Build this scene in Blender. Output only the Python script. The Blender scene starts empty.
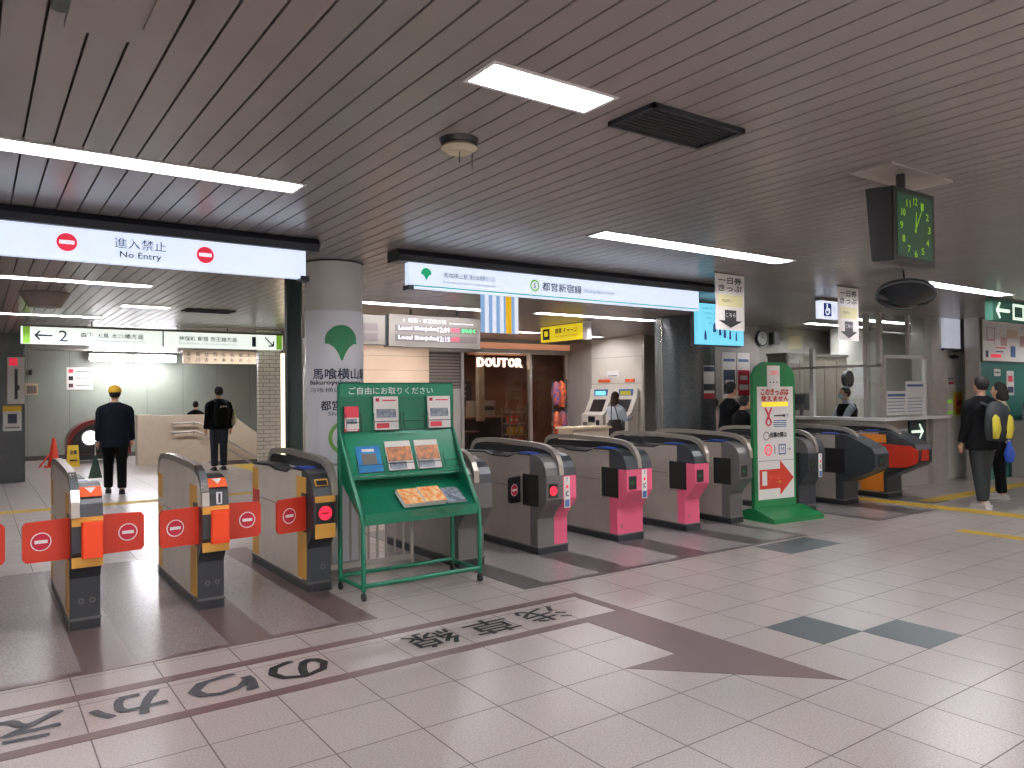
import bpy, math, random
from mathutils import Vector, Matrix
random.seed(7)
SC = bpy.context.scene
COL = SC.collection
PI = math.pi

# ------------------------------------------------------------------ materials
def lin(h):
    h = h.lstrip('#')
    o = []
    for i in (0, 2, 4):
        v = int(h[i:i+2], 16) / 255
        o.append(v/12.92 if v <= .04045 else ((v+.055)/1.055)**2.4)
    return (*o, 1)

def M(name, col, rough=.5, metal=0., emit=None, es=0., noise=0., nscale=30., bump=0., spec=.5, col2=None):
    m = bpy.data.materials.new(name); m.use_nodes = True
    nt = m.node_tree; b = nt.nodes['Principled BSDF']
    b.inputs['Base Color'].default_value = lin(col)
    b.inputs['Roughness'].default_value = rough
    b.inputs['Metallic'].default_value = metal
    b.inputs['Specular IOR Level'].default_value = spec
    if emit:
        b.inputs['Emission Color'].default_value = lin(emit)
        b.inputs['Emission Strength'].default_value = es
    if noise > 0 or col2:
        tc = nt.nodes.new('ShaderNodeTexCoord'); n = nt.nodes.new('ShaderNodeTexNoise')
        n.inputs['Scale'].default_value = nscale; n.inputs['Detail'].default_value = 5
        nt.links.new(tc.outputs['Object'], n.inputs['Vector'])
        r = nt.nodes.new('ShaderNodeValToRGB')
        c = lin(col); d = lin(col2) if col2 else tuple(x*(1-noise) for x in c[:3]) + (1,)
        r.color_ramp.elements[0].position = .38; r.color_ramp.elements[0].color = d
        r.color_ramp.elements[1].position = .62; r.color_ramp.elements[1].color = c
        nt.links.new(n.outputs['Fac'], r.inputs['Fac'])
        nt.links.new(r.outputs['Color'], b.inputs['Base Color'])
        if bump:
            bp = nt.nodes.new('ShaderNodeBump'); bp.inputs['Strength'].default_value = bump
            nt.links.new(n.outputs['Fac'], bp.inputs['Height']); nt.links.new(bp.outputs['Normal'], b.inputs['Normal'])
    return m

class NT:
    def __init__(s, m): s.nt = m.node_tree
    def math(s, op, a, b=None, clamp=False):
        n = s.nt.nodes.new('ShaderNodeMath'); n.operation = op; n.use_clamp = clamp
        for i, v in enumerate((a, b)):
            if v is None: continue
            if isinstance(v, (int, float)): n.inputs[i].default_value = v
            else: s.nt.links.new(v, n.inputs[i])
        return n.outputs[0]
    def mix(s, f, a, b):
        n = s.nt.nodes.new('ShaderNodeMix'); n.data_type = 'RGBA'
        if isinstance(f, (int, float)): n.inputs[0].default_value = f
        else: s.nt.links.new(f, n.inputs[0])
        for i, v in ((6, a), (7, b)):
            if isinstance(v, tuple): n.inputs[i].default_value = v
            else: s.nt.links.new(v, n.inputs[i])
        return n.outputs[2]

def grid_mat(name, base, alt, grout, sx, sy, ox, oy, gw, rough, axes=('X', 'Y'), speck=140., var=.08, stagger=False):
    m = bpy.data.materials.new(name); m.use_nodes = True
    q = NT(m); nt = m.node_tree; b = nt.nodes['Principled BSDF']
    g = nt.nodes.new('ShaderNodeNewGeometry'); sp = nt.nodes.new('ShaderNodeSeparateXYZ')
    nt.links.new(g.outputs['Position'], sp.inputs[0])
    u = q.math('DIVIDE', q.math('SUBTRACT', sp.outputs[axes[0]], ox), sx)
    v = q.math('DIVIDE', q.math('SUBTRACT', sp.outputs[axes[1]], oy), sy)
    if stagger:
        u = q.math('ADD', u, q.math('MULTIPLY', q.math('FLOOR', v), .5))
    def edge(t, s):
        f = q.math('FRACT', t); e = q.math('MINIMUM', f, q.math('SUBTRACT', 1., f))
        return q.math('LESS_THAN', q.math('MULTIPLY', e, s), gw)
    gr = q.math('MAXIMUM', edge(u, sx), edge(v, sy))
    w = nt.nodes.new('ShaderNodeTexWhiteNoise'); w.noise_dimensions = '2D'
    cb = nt.nodes.new('ShaderNodeCombineXYZ')
    nt.links.new(q.math('FLOOR', u), cb.inputs[0]); nt.links.new(q.math('FLOOR', v), cb.inputs[1]); nt.links.new(cb.outputs[0], w.inputs['Vector'])
    n = nt.nodes.new('ShaderNodeTexNoise'); n.inputs['Scale'].default_value = speck; n.inputs['Detail'].default_value = 3
    nt.links.new(g.outputs['Position'], n.inputs['Vector'])
    n2 = nt.nodes.new('ShaderNodeTexNoise'); n2.inputs['Scale'].default_value = .9; n2.inputs['Detail'].default_value = 4
    nt.links.new(g.outputs['Position'], n2.inputs['Vector'])
    rr = nt.nodes.new('ShaderNodeMapRange'); rr.inputs[1].default_value = .35; rr.inputs[2].default_value = .65
    nt.links.new(n.outputs['Fac'], rr.inputs[0])
    c = q.mix(rr.outputs[0], lin(alt), lin(base))
    k = q.math('ADD', q.math('MULTIPLY', q.math('SUBTRACT', w.outputs[0], .5), var), q.math('MULTIPLY', q.math('SUBTRACT', n2.outputs['Fac'], .5), .12))
    hs = nt.nodes.new('ShaderNodeHueSaturation'); nt.links.new(c, hs.inputs['Color'])
    nt.links.new(q.math('ADD', k, 1.), hs.inputs['Value'])
    c = q.mix(gr, hs.outputs[0], lin(grout))
    nt.links.new(c, b.inputs['Base Color'])
    nt.links.new(q.math('ADD', rough, q.math('MULTIPLY', gr, .4)), b.inputs['Roughness'])
    return m

def glass_mat(name, tint='#ffffff', refl=.1):
    m = bpy.data.materials.new(name); m.use_nodes = True; nt = m.node_tree
    for n in list(nt.nodes): nt.nodes.remove(n)
    o = nt.nodes.new('ShaderNodeOutputMaterial'); mx = nt.nodes.new('ShaderNodeMixShader'); mx.inputs[0].default_value = refl
    t = nt.nodes.new('ShaderNodeBsdfTransparent'); t.inputs[0].default_value = lin(tint)
    g = nt.nodes.new('ShaderNodeBsdfGlossy'); g.inputs['Roughness'].default_value = .03
    nt.links.new(t.outputs[0], mx.inputs[1]); nt.links.new(g.outputs[0], mx.inputs[2]); nt.links.new(mx.outputs[0], o.inputs[0])
    return m

TX, TY, TS = 2.652, 3.279, .44
m = {}
m['floor'] = grid_mat('floor_tile', '#aea59f', '#968d87', '#665d5b', TS, .4388, TX, TY, .0035, .29, speck=95.)
m['mat'] = grid_mat('gate_paving', '#958a87', '#736967', '#5b5350', .44, .88, 0, 5.1, .003, .22, speck=90)
m['mat_grey'] = grid_mat('gate_paving_grey', '#a09a98', '#86807e', '#67615f', .44, .88, 0, 5.1, .003, .22, speck=90)
m['brown'] = M('brown_inlay', '#624c49', .42, noise=.1, nscale=220)
m['brown2'] = M('brown_stripe', '#665350', .28, noise=.15, nscale=160)
m['dkgrey'] = M('dark_grey_stripe', '#575352', .32, noise=.15, nscale=160)
m['dktile'] = M('green_grey_tile', '#465053', .42, noise=.12, nscale=220)
m['tactile'] = M('tactile_yellow', '#c9a93c', .45, noise=.2, nscale=60)
m['ftext'] = M('floor_letter', '#191c1b', .5, spec=.3)
m['rail'] = M('gate_rail', '#a8a094', .36, .5, noise=.08, nscale=8)
m['paley'] = M('pale_yellow', '#dcd6a0', .6)
m['emblemg'] = M('emblem_green', '#7cae58', .45)
m['ftext2'] = M('floor_letter_grey', '#3c3e42', .5, spec=.3)  # greyer tone for the last kana of the lettering
m['slat'] = M('ceiling_slat', '#928b87', .26, 0, noise=.05, nscale=2, spec=.6)
m['gap'] = M('ceiling_gap', '#3a3330', .8)
m['black'] = M('black', '#141414', .4)
m['dark'] = M('dark_plastic', '#23262a', .35, noise=.1, nscale=20)
m['navy'] = M('dark_housing', '#20272f', .35)
m['steel'] = M('brushed_steel', '#c2bcb4', .34, .6, noise=.08, nscale=6)
m['steel2'] = M('gate_silver', '#ded6ca', .42, .1, noise=.07, nscale=5)
m['steel3'] = M('gate_bronze_silver', '#b0a69c', .4, .25, noise=.07, nscale=5)
m['chrome'] = M('chrome', '#cfccc6', .22, 1.)
m['gfront'] = M('gate_front_grey', '#676462', .38, .2)
m['gdark'] = M('gate_front_dark', '#2f3337', .38)
m['yel'] = M('gate_yellow', '#dda648', .4)
m['pink'] = M('gate_pink', '#e0607f', .4)
m['red'] = M('flap_red', '#c83620', .4)
m['orange'] = M('cover_orange', '#ff4f22', .4)
m['labor'] = M('label_orange', '#f0693a', .4)
m['deepred'] = M('sign_red', '#c0203a', .4)
m['white'] = M('white', '#e9e7e4', .45)
m['paper'] = M('paper', '#e6e2dc', .6)
m['blue'] = M('reader_blue', '#2a50b8', .3)
m['redlit'] = M('lit_red', '#ff2038', .4, emit='#ff1f3c', es=1.6)
m['grnlit'] = M('dim_green_light', '#1d5a2a', .4, emit='#1f8a34', es=.12)
m['tube'] = M('tube_light', '#ffffff', .5, emit='#f6f4fb', es=105.)
m['tubefar'] = m['tube']
m['fix'] = M('fixture_white', '#eceae6', .3, emit='#f0f4ff', es=.0)
m['vent'] = M('vent_dark', '#23262a', .6)
m['beige'] = M('detector_beige', '#c9c0a4', .6)
m['green'] = M('rack_green', '#0a6b4e', .3, noise=.08, nscale=4)
m['green2'] = M('rack_green_light', '#128060', .28, noise=.08, nscale=4)
m['bgreen'] = M('board_green', '#15743f', .35)
m['leaf'] = M('ginkgo_green', '#1f7d4e', .45)
m['leaf2'] = M('ginkgo_lit', '#2fc68d', .45, emit='#25c080', es=.35)
m['pil'] = M('pillar_wrap', '#f0eff2', .35, noise=.03, nscale=2)
m['pilup'] = M('pillar_upper', '#d8d3ca', .35, noise=.04, nscale=2)
m['granite'] = M('granite', '#54595a', .25, col2='#3a3f41', nscale=55)
m['post'] = M('post_green', '#24352f', .4)
m['wallg'] = grid_mat('wall_panel_green', '#99a093', '#959c8f', '#7c8377', .95, 9, .2, -1, .008, .4, axes=('X', 'Z'), speck=3, var=.02)
m['beigew'] = M('beige_stone', '#c9b9a2', .45, noise=.06, nscale=8)
m['cream'] = grid_mat('cream_panel', '#ddd6c8', '#dad2c3', '#a9a196', 9, .6, 0, .03, .005, .35, axes=('Y', 'Z'), speck=3, var=.01)
m['peach'] = grid_mat('peach_panel', '#e5c9ab', '#e0c4a6', '#9a7f68', 9, .3, 0, .04, .004, .4, axes=('X', 'Z'), speck=3, var=.01)
m['wtile'] = grid_mat('narrow_white_tile', '#d6d0c2', '#cbc4b5', '#8b8577', .24, .075, 0, 0, .006, .3, axes=('X', 'Z'), speck=20, stagger=True)
m['greyw'] = M('grey_wall', '#a8a198', .45, noise=.04, nscale=3)
m['whitew'] = M('white_wall', '#d9d5cc', .45, noise=.03, nscale=3)
m['greenw'] = M('green_wall', '#2e6a60', .5)
m['brownw'] = M('cafe_brown', '#8a5a44', .5, noise=.2, nscale=3)
m['cafedk'] = M('cafe_dark', '#2e2623', .5)
m['copper_glow'] = M('copper_glow', '#f0b48c', .4, .1, emit='#f0a078', es=.45)  # emission mixed in so the cafe band and pipe look brighter
m['glass'] = glass_mat('shop_glass', '#d8d0c8', .035)
m['glass2'] = glass_mat('office_glass', '#eef2f0', .08)
m['signw'] = M('sign_face_lit', '#ffffff', .5, emit='#e4ecff', es=.9)
m['signb'] = M('sign_face_blueish', '#e0e6ee', .5, emit='#d8e6ff', es=.95)
m['signg'] = M('sign_face_far', '#e0e6e0', .5, emit='#f2fcf2', es=.95)
m['teal'] = M('teal_line', '#58b8b8', .5, emit='#58b8b8', es=.5)
m['lightgreen'] = M('light_green', '#8cc63f', .5, emit='#8cc63f', es=.4)
m['signred'] = M('no_entry_lit_red', '#e8304a', .5, emit='#e8304a', es=.6)
m['ink'] = M('sign_ink', '#2a3450', .5)
m['inkb'] = M('sign_ink_blue', '#4a6a9a', .5)
m['inkk'] = M('black_ink', '#1d1d20', .5)
m['ledw'] = M('led_white', '#d8d4ec', .5, emit='#d8d4f4', es=.75)
m['ledr'] = M('led_red', '#e03a4a', .5, emit='#e03048', es=.75)
m['ledg'] = M('led_green', '#20d060', .5, emit='#20d860', es=.8)
m['led_bk'] = M('display_panel', '#57504f', .4)
m['casing'] = M('display_casing', '#6c675f', .45, .1)
m['fanlit'] = M('lit_cream', '#efe3c8', .5, emit='#ffe9c8', es=2.2)
m['cyan'] = M('monitor_cyan', '#7fd8ee', .4, emit='#78d4f0', es=1.0)
m['cyan2'] = M('monitor_blue', '#2f5f96', .4, emit='#2f5f96', es=.25)
m['ysign'] = M('yellow_sign', '#f0d42c', .5, emit='#f0d42c', es=.7)
m['clockg'] = M('clock_face_green', '#1e4a34', .4, emit='#1e5a34', es=.12)
m['clockd'] = M('clock_digit', '#a8d83a', .4, emit='#8cc02c', es=.3)
m['exitg'] = M('exit_green', '#2c5548', .5, emit='#2c5548', es=.3)
m['exitw'] = M('exit_arrow', '#e0f0e0', .5, emit='#e0f4e0', es=1.0)
m['ibox'] = M('lamp_box_pale', '#c8ccd8', .5, emit='#c8ccdc', es=.55)
m['mirror'] = M('mirror_dark', '#23282c', .15, .3)
m['rim'] = M('mirror_rim', '#4a5052', .35)
m['doutor'] = M('letters_lit', '#ffffff', .5, emit='#fff4e8', es=6)
m['oran_g'] = M('gate_orange', '#d9822b', .45)
m['capr'] = M('capsule_red', '#b8301f', .4)
m['skin'] = M('skin', '#c99a80', .5)
m['hairb'] = M('hair_black', '#120f0c', .75, noise=.4, nscale=60)
m['hairbr'] = M('hair_brown', '#3a241a', .75, noise=.3, nscale=60)
m['haty'] = M('cap_yellow', '#d9a820', .7, noise=.25, nscale=40)
m['navyc'] = M('navy_cloth', '#0c101a', .9, noise=.15, nscale=30, spec=.15)
m['blackc'] = M('black_cloth', '#090a0c', .9, noise=.2, nscale=30, spec=.15)
m['greyc'] = M('charcoal_cloth', '#1f2426', .8, noise=.15, nscale=30)
m['jean'] = M('jeans', '#181f2e', .8, noise=.2, nscale=60)
m['lightc'] = M('pale_blue_coat', '#c9d0da', .8)
m['beigec'] = M('beige_coat', '#cdc3a8', .8)
m['pinkc'] = M('pale_pink_coat', '#c9a9a4', .8)
m['shirt'] = M('grey_white_shirt', '#b9bdd0', .8)
m['shoe'] = M('shoe_black', '#1a1a1c', .5)
m['shoew'] = M('shoe_pale', '#c9c2bd', .5)
m['bag'] = M('bag_dark', '#2b2523', .6)
m['bagy'] = M('bag_yellow', '#c9bd3a', .6)
m['maskb'] = M('mask_pale_blue', '#a9cbd8', .7)
m['lip'] = M('lips', '#8d4f48', .5)
m['gcl'] = M('dark_green_cloth', '#1f3a30', .7)
m['coneo'] = M('cone_orange', '#e8452a', .45)
m['wety'] = M('wet_sign_yellow', '#e8c020', .45)
m['machr'] = M('machine_red', '#7a1f24', .3)
m['lampw'] = M('round_lamp', '#ffffff', .5, emit='#f2f6ff', es=5)
m['rubber'] = M('rubber', '#1b1b1b', .7)
m['photo1'] = M('leaflet_orange_photo', '#e0935c', .5, col2='#7a5a4a', nscale=18)
m['photo2'] = M('leaflet_grey_photo', '#9aa4ad', .5, col2='#5a6470', nscale=22)
m['photo3'] = M('leaflet_orange_pattern', '#f08a3c', .5, col2='#f6d8a0', nscale=22)
m['blueleaf'] = M('leaflet_blue', '#2474b8', .5, col2='#1f8fc0', nscale=12)
m['redleaf'] = M('leaflet_red', '#e0485a', .5)
m['cloth_or'] = M('patterned_orange', '#e8703a', .6, col2='#8a3a2c', nscale=14)
m['cloth_bl'] = M('patterned_blue', '#3a4a8a', .6, col2='#c9603a', nscale=16)
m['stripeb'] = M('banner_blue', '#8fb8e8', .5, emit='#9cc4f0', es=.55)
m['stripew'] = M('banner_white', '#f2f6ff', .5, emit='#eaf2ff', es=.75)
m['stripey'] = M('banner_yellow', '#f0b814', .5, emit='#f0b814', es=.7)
m['clear'] = glass_mat('clear_plastic', '#d6e8e0', .12)
m['shutter'] = grid_mat('louvre', '#75695f', '#6d6258', '#3a332e', 9, .07, 0, 0, .012, .4, axes=('X', 'Z'), speck=3, var=.05)
m['board_lt'] = M('fare_board', '#d9c3a5', .5)
m['locker'] = M('brown_panel', '#857a70', .45, noise=.1, nscale=4)

# ------------------------------------------------------------------ mesh builder
_tcache = {}
def text_geo(body, bold=0.):
    k = (body, bold)
    if k in _tcache: return _tcache[k]
    cu = bpy.data.curves.new('t', 'FONT'); cu.body = body; cu.size = 1; cu.offset = bold; cu.resolution_u = 2
    cu.align_x = 'CENTER'
    o = bpy.data.objects.new('t', cu); COL.objects.link(o)
    bpy.context.view_layer.update()
    dg = bpy.context.evaluated_depsgraph_get()
    me = bpy.data.meshes.new_from_object(o.evaluated_get(dg))
    v = [(p.co.x, p.co.y) for p in me.vertices]; f = [tuple(p.vertices) for p in me.polygons]
    bpy.data.objects.remove(o); bpy.data.curves.remove(cu); bpy.data.meshes.remove(me)
    if v:
        x0 = min(a for a, b in v); x1 = max(a for a, b in v); y0 = min(b for a, b in v); y1 = max(b for a, b in v)
        v = [((a-(x0+x1)/2)/max(x1-x0, 1e-6), (b-(y0+y1)/2)/max(y1-y0, 1e-6)) for a, b in v]
    _tcache[k] = (v, f)
    return v, f

class MB:
    def __init__(s): s.v = []; s.f = []; s.m = []; s.mats = []; s.sm = []
    def mi(s, mat):
        if mat not in s.mats: s.mats.append(mat)
        return s.mats.index(mat)
    def add(s, vs, fs, mat, smooth=False):
        o = len(s.v); s.v += [tuple(p) for p in vs]; i = s.mi(mat)
        for f in fs: s.f.append(tuple(o+a for a in f)); s.m.append(i); s.sm.append(smooth)
        return s
    def box(s, x0, x1, y0, y1, z0, z1, mat, bev=0):
        if bev > 0:
            # chamfered box: eight-sided outline in the longest plane
            return s.prism([(x0+bev, y0), (x1-bev, y0), (x1, y0+bev), (x1, y1-bev), (x1-bev, y1), (x0+bev, y1), (x0, y1-bev), (x0, y0+bev)], z0, z1, mat, 'Z')
        return s.add([(x0,y0,z0),(x1,y0,z0),(x1,y1,z0),(x0,y1,z0),(x0,y0,z1),(x1,y0,z1),(x1,y1,z1),(x0,y1,z1)],
                     [(3,2,1,0),(4,5,6,7),(0,1,5,4),(1,2,6,5),(2,3,7,6),(3,0,4,7)], mat)
    def prism(s, poly, a, b, mat, axis='X', smooth=False):
        # poly given in the two other axes: X->(y,z)  Y->(x,z)  Z->(x,y)
        n = len(poly)
        def P(p, t): return (t, p[0], p[1]) if axis == 'X' else ((p[0], t, p[1]) if axis == 'Y' else (p[0], p[1], t))
        vs = [P(p, a) for p in poly] + [P(p, b) for p in poly]
        s.add(vs, [tuple(range(n))[::-1], tuple(range(n, 2*n))], mat)
        s.add(vs, [(i, (i+1) % n, n+(i+1) % n, n+i) for i in range(n)], mat, smooth)
        return s
    def quad(s, pts, mat): return s.add(pts, [tuple(range(len(pts)))], mat)
    def cyl(s, c, r, h, mat, axis='Z', seg=24, r2=None, smooth=True):
        r2 = r if r2 is None else r2
        def P(a, b, t): return {'Z': (c[0]+a, c[1]+b, c[2]+t), 'Y': (c[0]+a, c[1]+t, c[2]+b), 'X': (c[0]+t, c[1]+a, c[2]+b)}[axis]
        vs = [P(r*math.cos(2*PI*i/seg), r*math.sin(2*PI*i/seg), 0) for i in range(seg)] + [P(r2*math.cos(2*PI*i/seg), r2*math.sin(2*PI*i/seg), h) for i in range(seg)]
        s.add(vs, [tuple(range(seg))[::-1], tuple(range(seg, 2*seg))], mat)
        s.add(vs, [(i, (i+1) % seg, seg+(i+1) % seg, seg+i) for i in range(seg)], mat, smooth)
        return s
    def disc(s, c, r, mat, axis='Y', seg=28, sx=1.):
        def P(a, b): return {'Y': (c[0]+a*sx, c[1], c[2]+b), 'Z': (c[0]+a*sx, c[1]+b, c[2]), 'X': (c[0], c[1]+a*sx, c[2]+b)}[axis]
        return s.add([P(r*math.cos(2*PI*i/seg), r*math.sin(2*PI*i/seg)) for i in range(seg)], [tuple(range(seg))], mat)
    def ring(s, c, r0, r1, mat, axis='Y', seg=32):
        def P(r, t):
            a, b = r*math.cos(t), r*math.sin(t)
            return {'Y': (c[0]+a, c[1], c[2]+b), 'Z': (c[0]+a, c[1]+b, c[2]), 'X': (c[0], c[1]+a, c[2]+b)}[axis]
        vs = [P(r0, 2*PI*i/seg) for i in range(seg)] + [P(r1, 2*PI*i/seg) for i in range(seg)]
        return s.add(vs, [(i, (i+1) % seg, seg+(i+1) % seg, seg+i) for i in range(seg)], mat)
    def tube(s, pts, r, mat, seg=8, smooth=True, cap=True):
        pts = [Vector(p) for p in pts]; rs = r if isinstance(r, (list, tuple)) else [r]*len(pts)
        vs = []; n = len(pts); up = Vector((0, 0, 1))
        t0 = (pts[1]-pts[0]).normalized()
        ref = Vector((1, 0, 0)) if abs(t0.x) < .8 else Vector((0, 1, 0))
        for i, p in enumerate(pts):
            t = (pts[min(i+1, n-1)]-pts[max(i-1, 0)]).normalized()
            a = (ref - t*ref.dot(t)).normalized(); b = t.cross(a); ref = a
            for k in range(seg):
                w = 2*PI*k/seg; rr = rs[i]
                ra, rb = rr if isinstance(rr, tuple) else (rr, rr)
                vs.append(p + a*math.cos(w)*ra + b*math.sin(w)*rb)
        fs = [(i*seg+k, i*seg+(k+1) % seg, (i+1)*seg+(k+1) % seg, (i+1)*seg+k) for i in range(n-1) for k in range(seg)]
        s.add(vs, fs, mat, smooth)
        if cap: s.add(vs, [tuple(range(seg))[::-1], tuple(range((n-1)*seg, n*seg))], mat)
        return s
    def ball(s, c, r, mat, seg=14, rings=9):
        rx, ry, rz = r if isinstance(r, tuple) else (r, r, r)
        vs = []; fs = []
        for j in range(1, rings):
            for i in range(seg):
                t = PI*j/rings; w = 2*PI*i/seg
                vs.append((c[0]+rx*math.sin(t)*math.cos(w), c[1]+ry*math.sin(t)*math.sin(w), c[2]+rz*math.cos(t)))
        a = len(vs); vs += [(c[0], c[1], c[2]+rz), (c[0], c[1], c[2]-rz)]
        for j in range(rings-2):
            for i in range(seg): fs.append((j*seg+i, (j+1)*seg+i, (j+1)*seg+(i+1) % seg, j*seg+(i+1) % seg))
        for i in range(seg):
            fs.append((a, i, (i+1) % seg)); fs.append((a+1, (rings-2)*seg+(i+1) % seg, (rings-2)*seg+i))
        return s.add(vs, fs, mat, True)
    def text(s, body, c, w, h, mat, right=(1, 0, 0), up=(0, 0, 1), bold=.0):
        v, f = text_geo(body); R = Vector(right); U = Vector(up); C = Vector(c)
        N = R.cross(U).normalized()
        for i, (dx, dy) in enumerate(((0, 0),) if not bold else ((-bold, -bold), (bold, -bold), (bold, bold), (-bold, bold))):
            if v: s.add([C + R*(a*w+dx*h) + U*(b*h+dy*h) + N*(i*.0004) for a, b in v], f, mat)
        return s
    def map(s, fn): s.v = [tuple(fn(*p)) for p in s.v]; return s
    def build(s, name, parent=None, loc=None, rot=0, bevel=0):
        me = bpy.data.meshes.new(name); me.from_pydata(s.v, [], s.f)
        for mt in s.mats: me.materials.append(mt)
        for p, i, sm in zip(me.polygons, s.m, s.sm): p.material_index = i; p.use_smooth = sm
        me.update()
        o = bpy.data.objects.new(name, me); COL.objects.link(o)
        if parent: o.parent = parent
        if loc: o.location = loc
        if rot: o.rotation_euler = (0, 0, rot)
        if bevel:
            b = o.modifiers.new('bevel', 'BEVEL'); b.width = bevel; b.segments = 2; b.limit_method = 'ANGLE'; b.angle_limit = .6
        return o

def struct(name, mb, **k):
    o = mb.build(name, **k); o['kind'] = 'structure'; return o
def tag(o, label, cat, group=None):
    o['label'] = label; o['category'] = cat
    if group: o['group'] = group
    return o
def thing(name, label, cat, loc=(0, 0, 0), rot=0, group=None):
    o = bpy.data.objects.new(name, None); COL.objects.link(o); o.location = loc; o.rotation_euler = (0, 0, rot)
    o.empty_display_size = .1
    return tag(o, label, cat, group)
def box(*a, **k): return MB().box(*a, **k)

# ------------------------------------------------------------------ camera
H = 1.6077; F = 762.24
yaw, pitch, roll = .6151458, .01354593, -.009975240
fw = Vector((math.sin(yaw)*math.cos(pitch), math.cos(yaw)*math.cos(pitch), math.sin(pitch)))
r0 = Vector((math.cos(yaw), -math.sin(yaw), 0)); u0 = r0.cross(fw)
rv = r0*math.cos(roll) + u0*math.sin(roll); uv = -r0*math.sin(roll) + u0*math.cos(roll)
cam = bpy.data.objects.new('camera', bpy.data.cameras.new('camera')); COL.objects.link(cam)
cam.matrix_world = Matrix(((rv.x, uv.x, -fw.x, 0), (rv.y, uv.y, -fw.y, 0), (rv.z, uv.z, -fw.z, H), (0, 0, 0, 1)))
cam.data.sensor_width = 36; cam.data.lens = F/1024*36; cam.data.clip_end = 200; cam.data.clip_start = .05
SC.camera = cam
ZC = 2.88

# ------------------------------------------------------------------ shell
# floor with a stair opening
fl = MB()
OX0, OX1, OY0, OY1 = 4.75, 8.4, 18.7, 19.95
for a, b, c, d in ((-6, 19.5, -5, OY0), (-6, OX0, OY0, OY1), (OX1, 19.5, OY0, OY1), (-6, 19.5, OY1, 24)):
    fl.box(a, b, c, d, -.1, 0, m['floor'])
struct('floor', fl)
st = MB()
for i in range(9):
    st.box(OX0+i*.28, OX0+(i+1)*.28+.02, OY0, OY1, -.18*(i+1)-.3, -.18*(i+1), m['beigew'])
st.box(OX0, OX1, OY0-.05, OY0, -2.2, -.1, m['beigew']).box(OX1, OX1+.05, OY0, OY1, -2.2, -.1, m['beigew'])
struct('trim_1', st)
ce = MB()
LIGHTS = [(-.84, 1.62, 4.54), (4.05, 6.50, 4.54), (8.94, 11.38, 4.54), (1.63, 2.25, 2.50), (-.84, 1.65, 9.45), (4.05, 6.50, 9.6), (7.2, 9.8, 9.5),
          (-.84, 1.64, 13.5), (1.66, 2.25, 11.6), (8.3, 9.6, 12.6), (12.7, 14.6, 7.5), (15.6, 17.6, 4.54), (-.84, 1.62, -.4), (4.05, 6.51, -.4), (8.94, 11.4, -.4), (9.0, 11.2, 16.9), (12.4, 14.6, 15.9), (6.3, 7.9, 13.5), (10.3, 11.6, 12.9), (12.7, 14.6, 8.4), (.9, 3.36, 18.4), (4.3, 6.76, 18.4)] + [(a, a+2.46, yy) for yy in (-1.6, -2.8, -4.0) for a in (-5.2, -.84, 4.05, 8.94, 13.8)]
x = -6.0; ce.box(-6.1, 19.6, -5.1, 24.1, ZC+.12, ZC+.16, m['gap'])
def slat(a, b, y0, y1):
    ce.box(a, b, y0, y1, ZC, ZC+.029, m['slat'])
    ce.box(b-.004, b+.0125, y0, y1, ZC+.02, ZC+.03, m['gap'])
while x < 19.5:
    a, b_ = x+.005, x+.1215
    cuts = sorted([(l[2]-.1, l[2]+.1, l[0], l[1]) for l in LIGHTS if l[0] < b_ and l[1] > a])
    y = -5.
    for (c0, c1, l0, l1) in cuts:
        slat(a, b_, y, c0)
        if l0 > a: ce.box(a, l0, c0, c1, ZC, ZC+.029, m['slat'])
        if l1 < b_: ce.box(l1, b_, c0, c1, ZC, ZC+.029, m['slat'])
        y = c1
    slat(a, b_, y, 24.); x += .1265
struct('ceiling', ce)
# paving mats and stripes
Z1 = .003
t = MB(); t.box(-3, 2.38, 5.08, 8.34, 0, Z1, m['mat']); struct('trim_2', t)
t = MB()
t.box(-3, 2.38, 5.08, 5.14, Z1, Z1+.001, m['brown2'])
for a in (-.32, .52, 1.36): t.box(a, a+.28, 5.14, 8.34, Z1, Z1+.001, m['brown2'])
t.box(2.12, 2.38, 5.14, 8.34, Z1, Z1+.001, m['brown2']); struct('trim_3', t)
t = MB(); t.box(3.70, 7.62, 5.08, 8.34, 0, Z1, m['mat_grey']); struct('trim_4', t)
t = MB(); t.box(3.70, 7.62, 5.08, 5.15, Z1, Z1+.001, m['dkgrey'])
for a, b in ((3.70, 3.97), (4.58, 4.95), (5.65, 6.03), (6.67, 7.0), (7.5, 7.62)): t.box(a, b, 5.15, 8.34, Z1, Z1+.001, m['dkgrey'])
struct('trim_5', t)
t = MB(); t.box(9.14, 10.6, 5.1, 8.34, 0, Z1, m['mat_grey'])
t.box(9.14, 10.6, 5.1, 5.17, Z1, Z1+.001, m['dkgrey']).box(9.14, 9.24, 5.17, 8.3, Z1, Z1+.001, m['dkgrey']).box(9.95, 10.4, 5.17, 8.3, Z1, Z1+.001, m['dkgrey']).box(11.05, 11.6, 5.4, 8.3, 0, Z1, m['dkgrey'])
struct('trim_6', t)
t = MB()
for i, j in ((4, -1), (5, -2)): t.box(TX+TS*i, TX+TS*(i+1), TY+.4388*j, TY+.4388*(j+1), 0, .002, m['dktile'])
t.box(6.61, 7.49, 4.60, 5.03, 0, .002, m['dktile']); t.box(14.2, 15.1, 4.8, 5.3, 0, .002, m['dktile'])
struct('trim_7', t)
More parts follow.
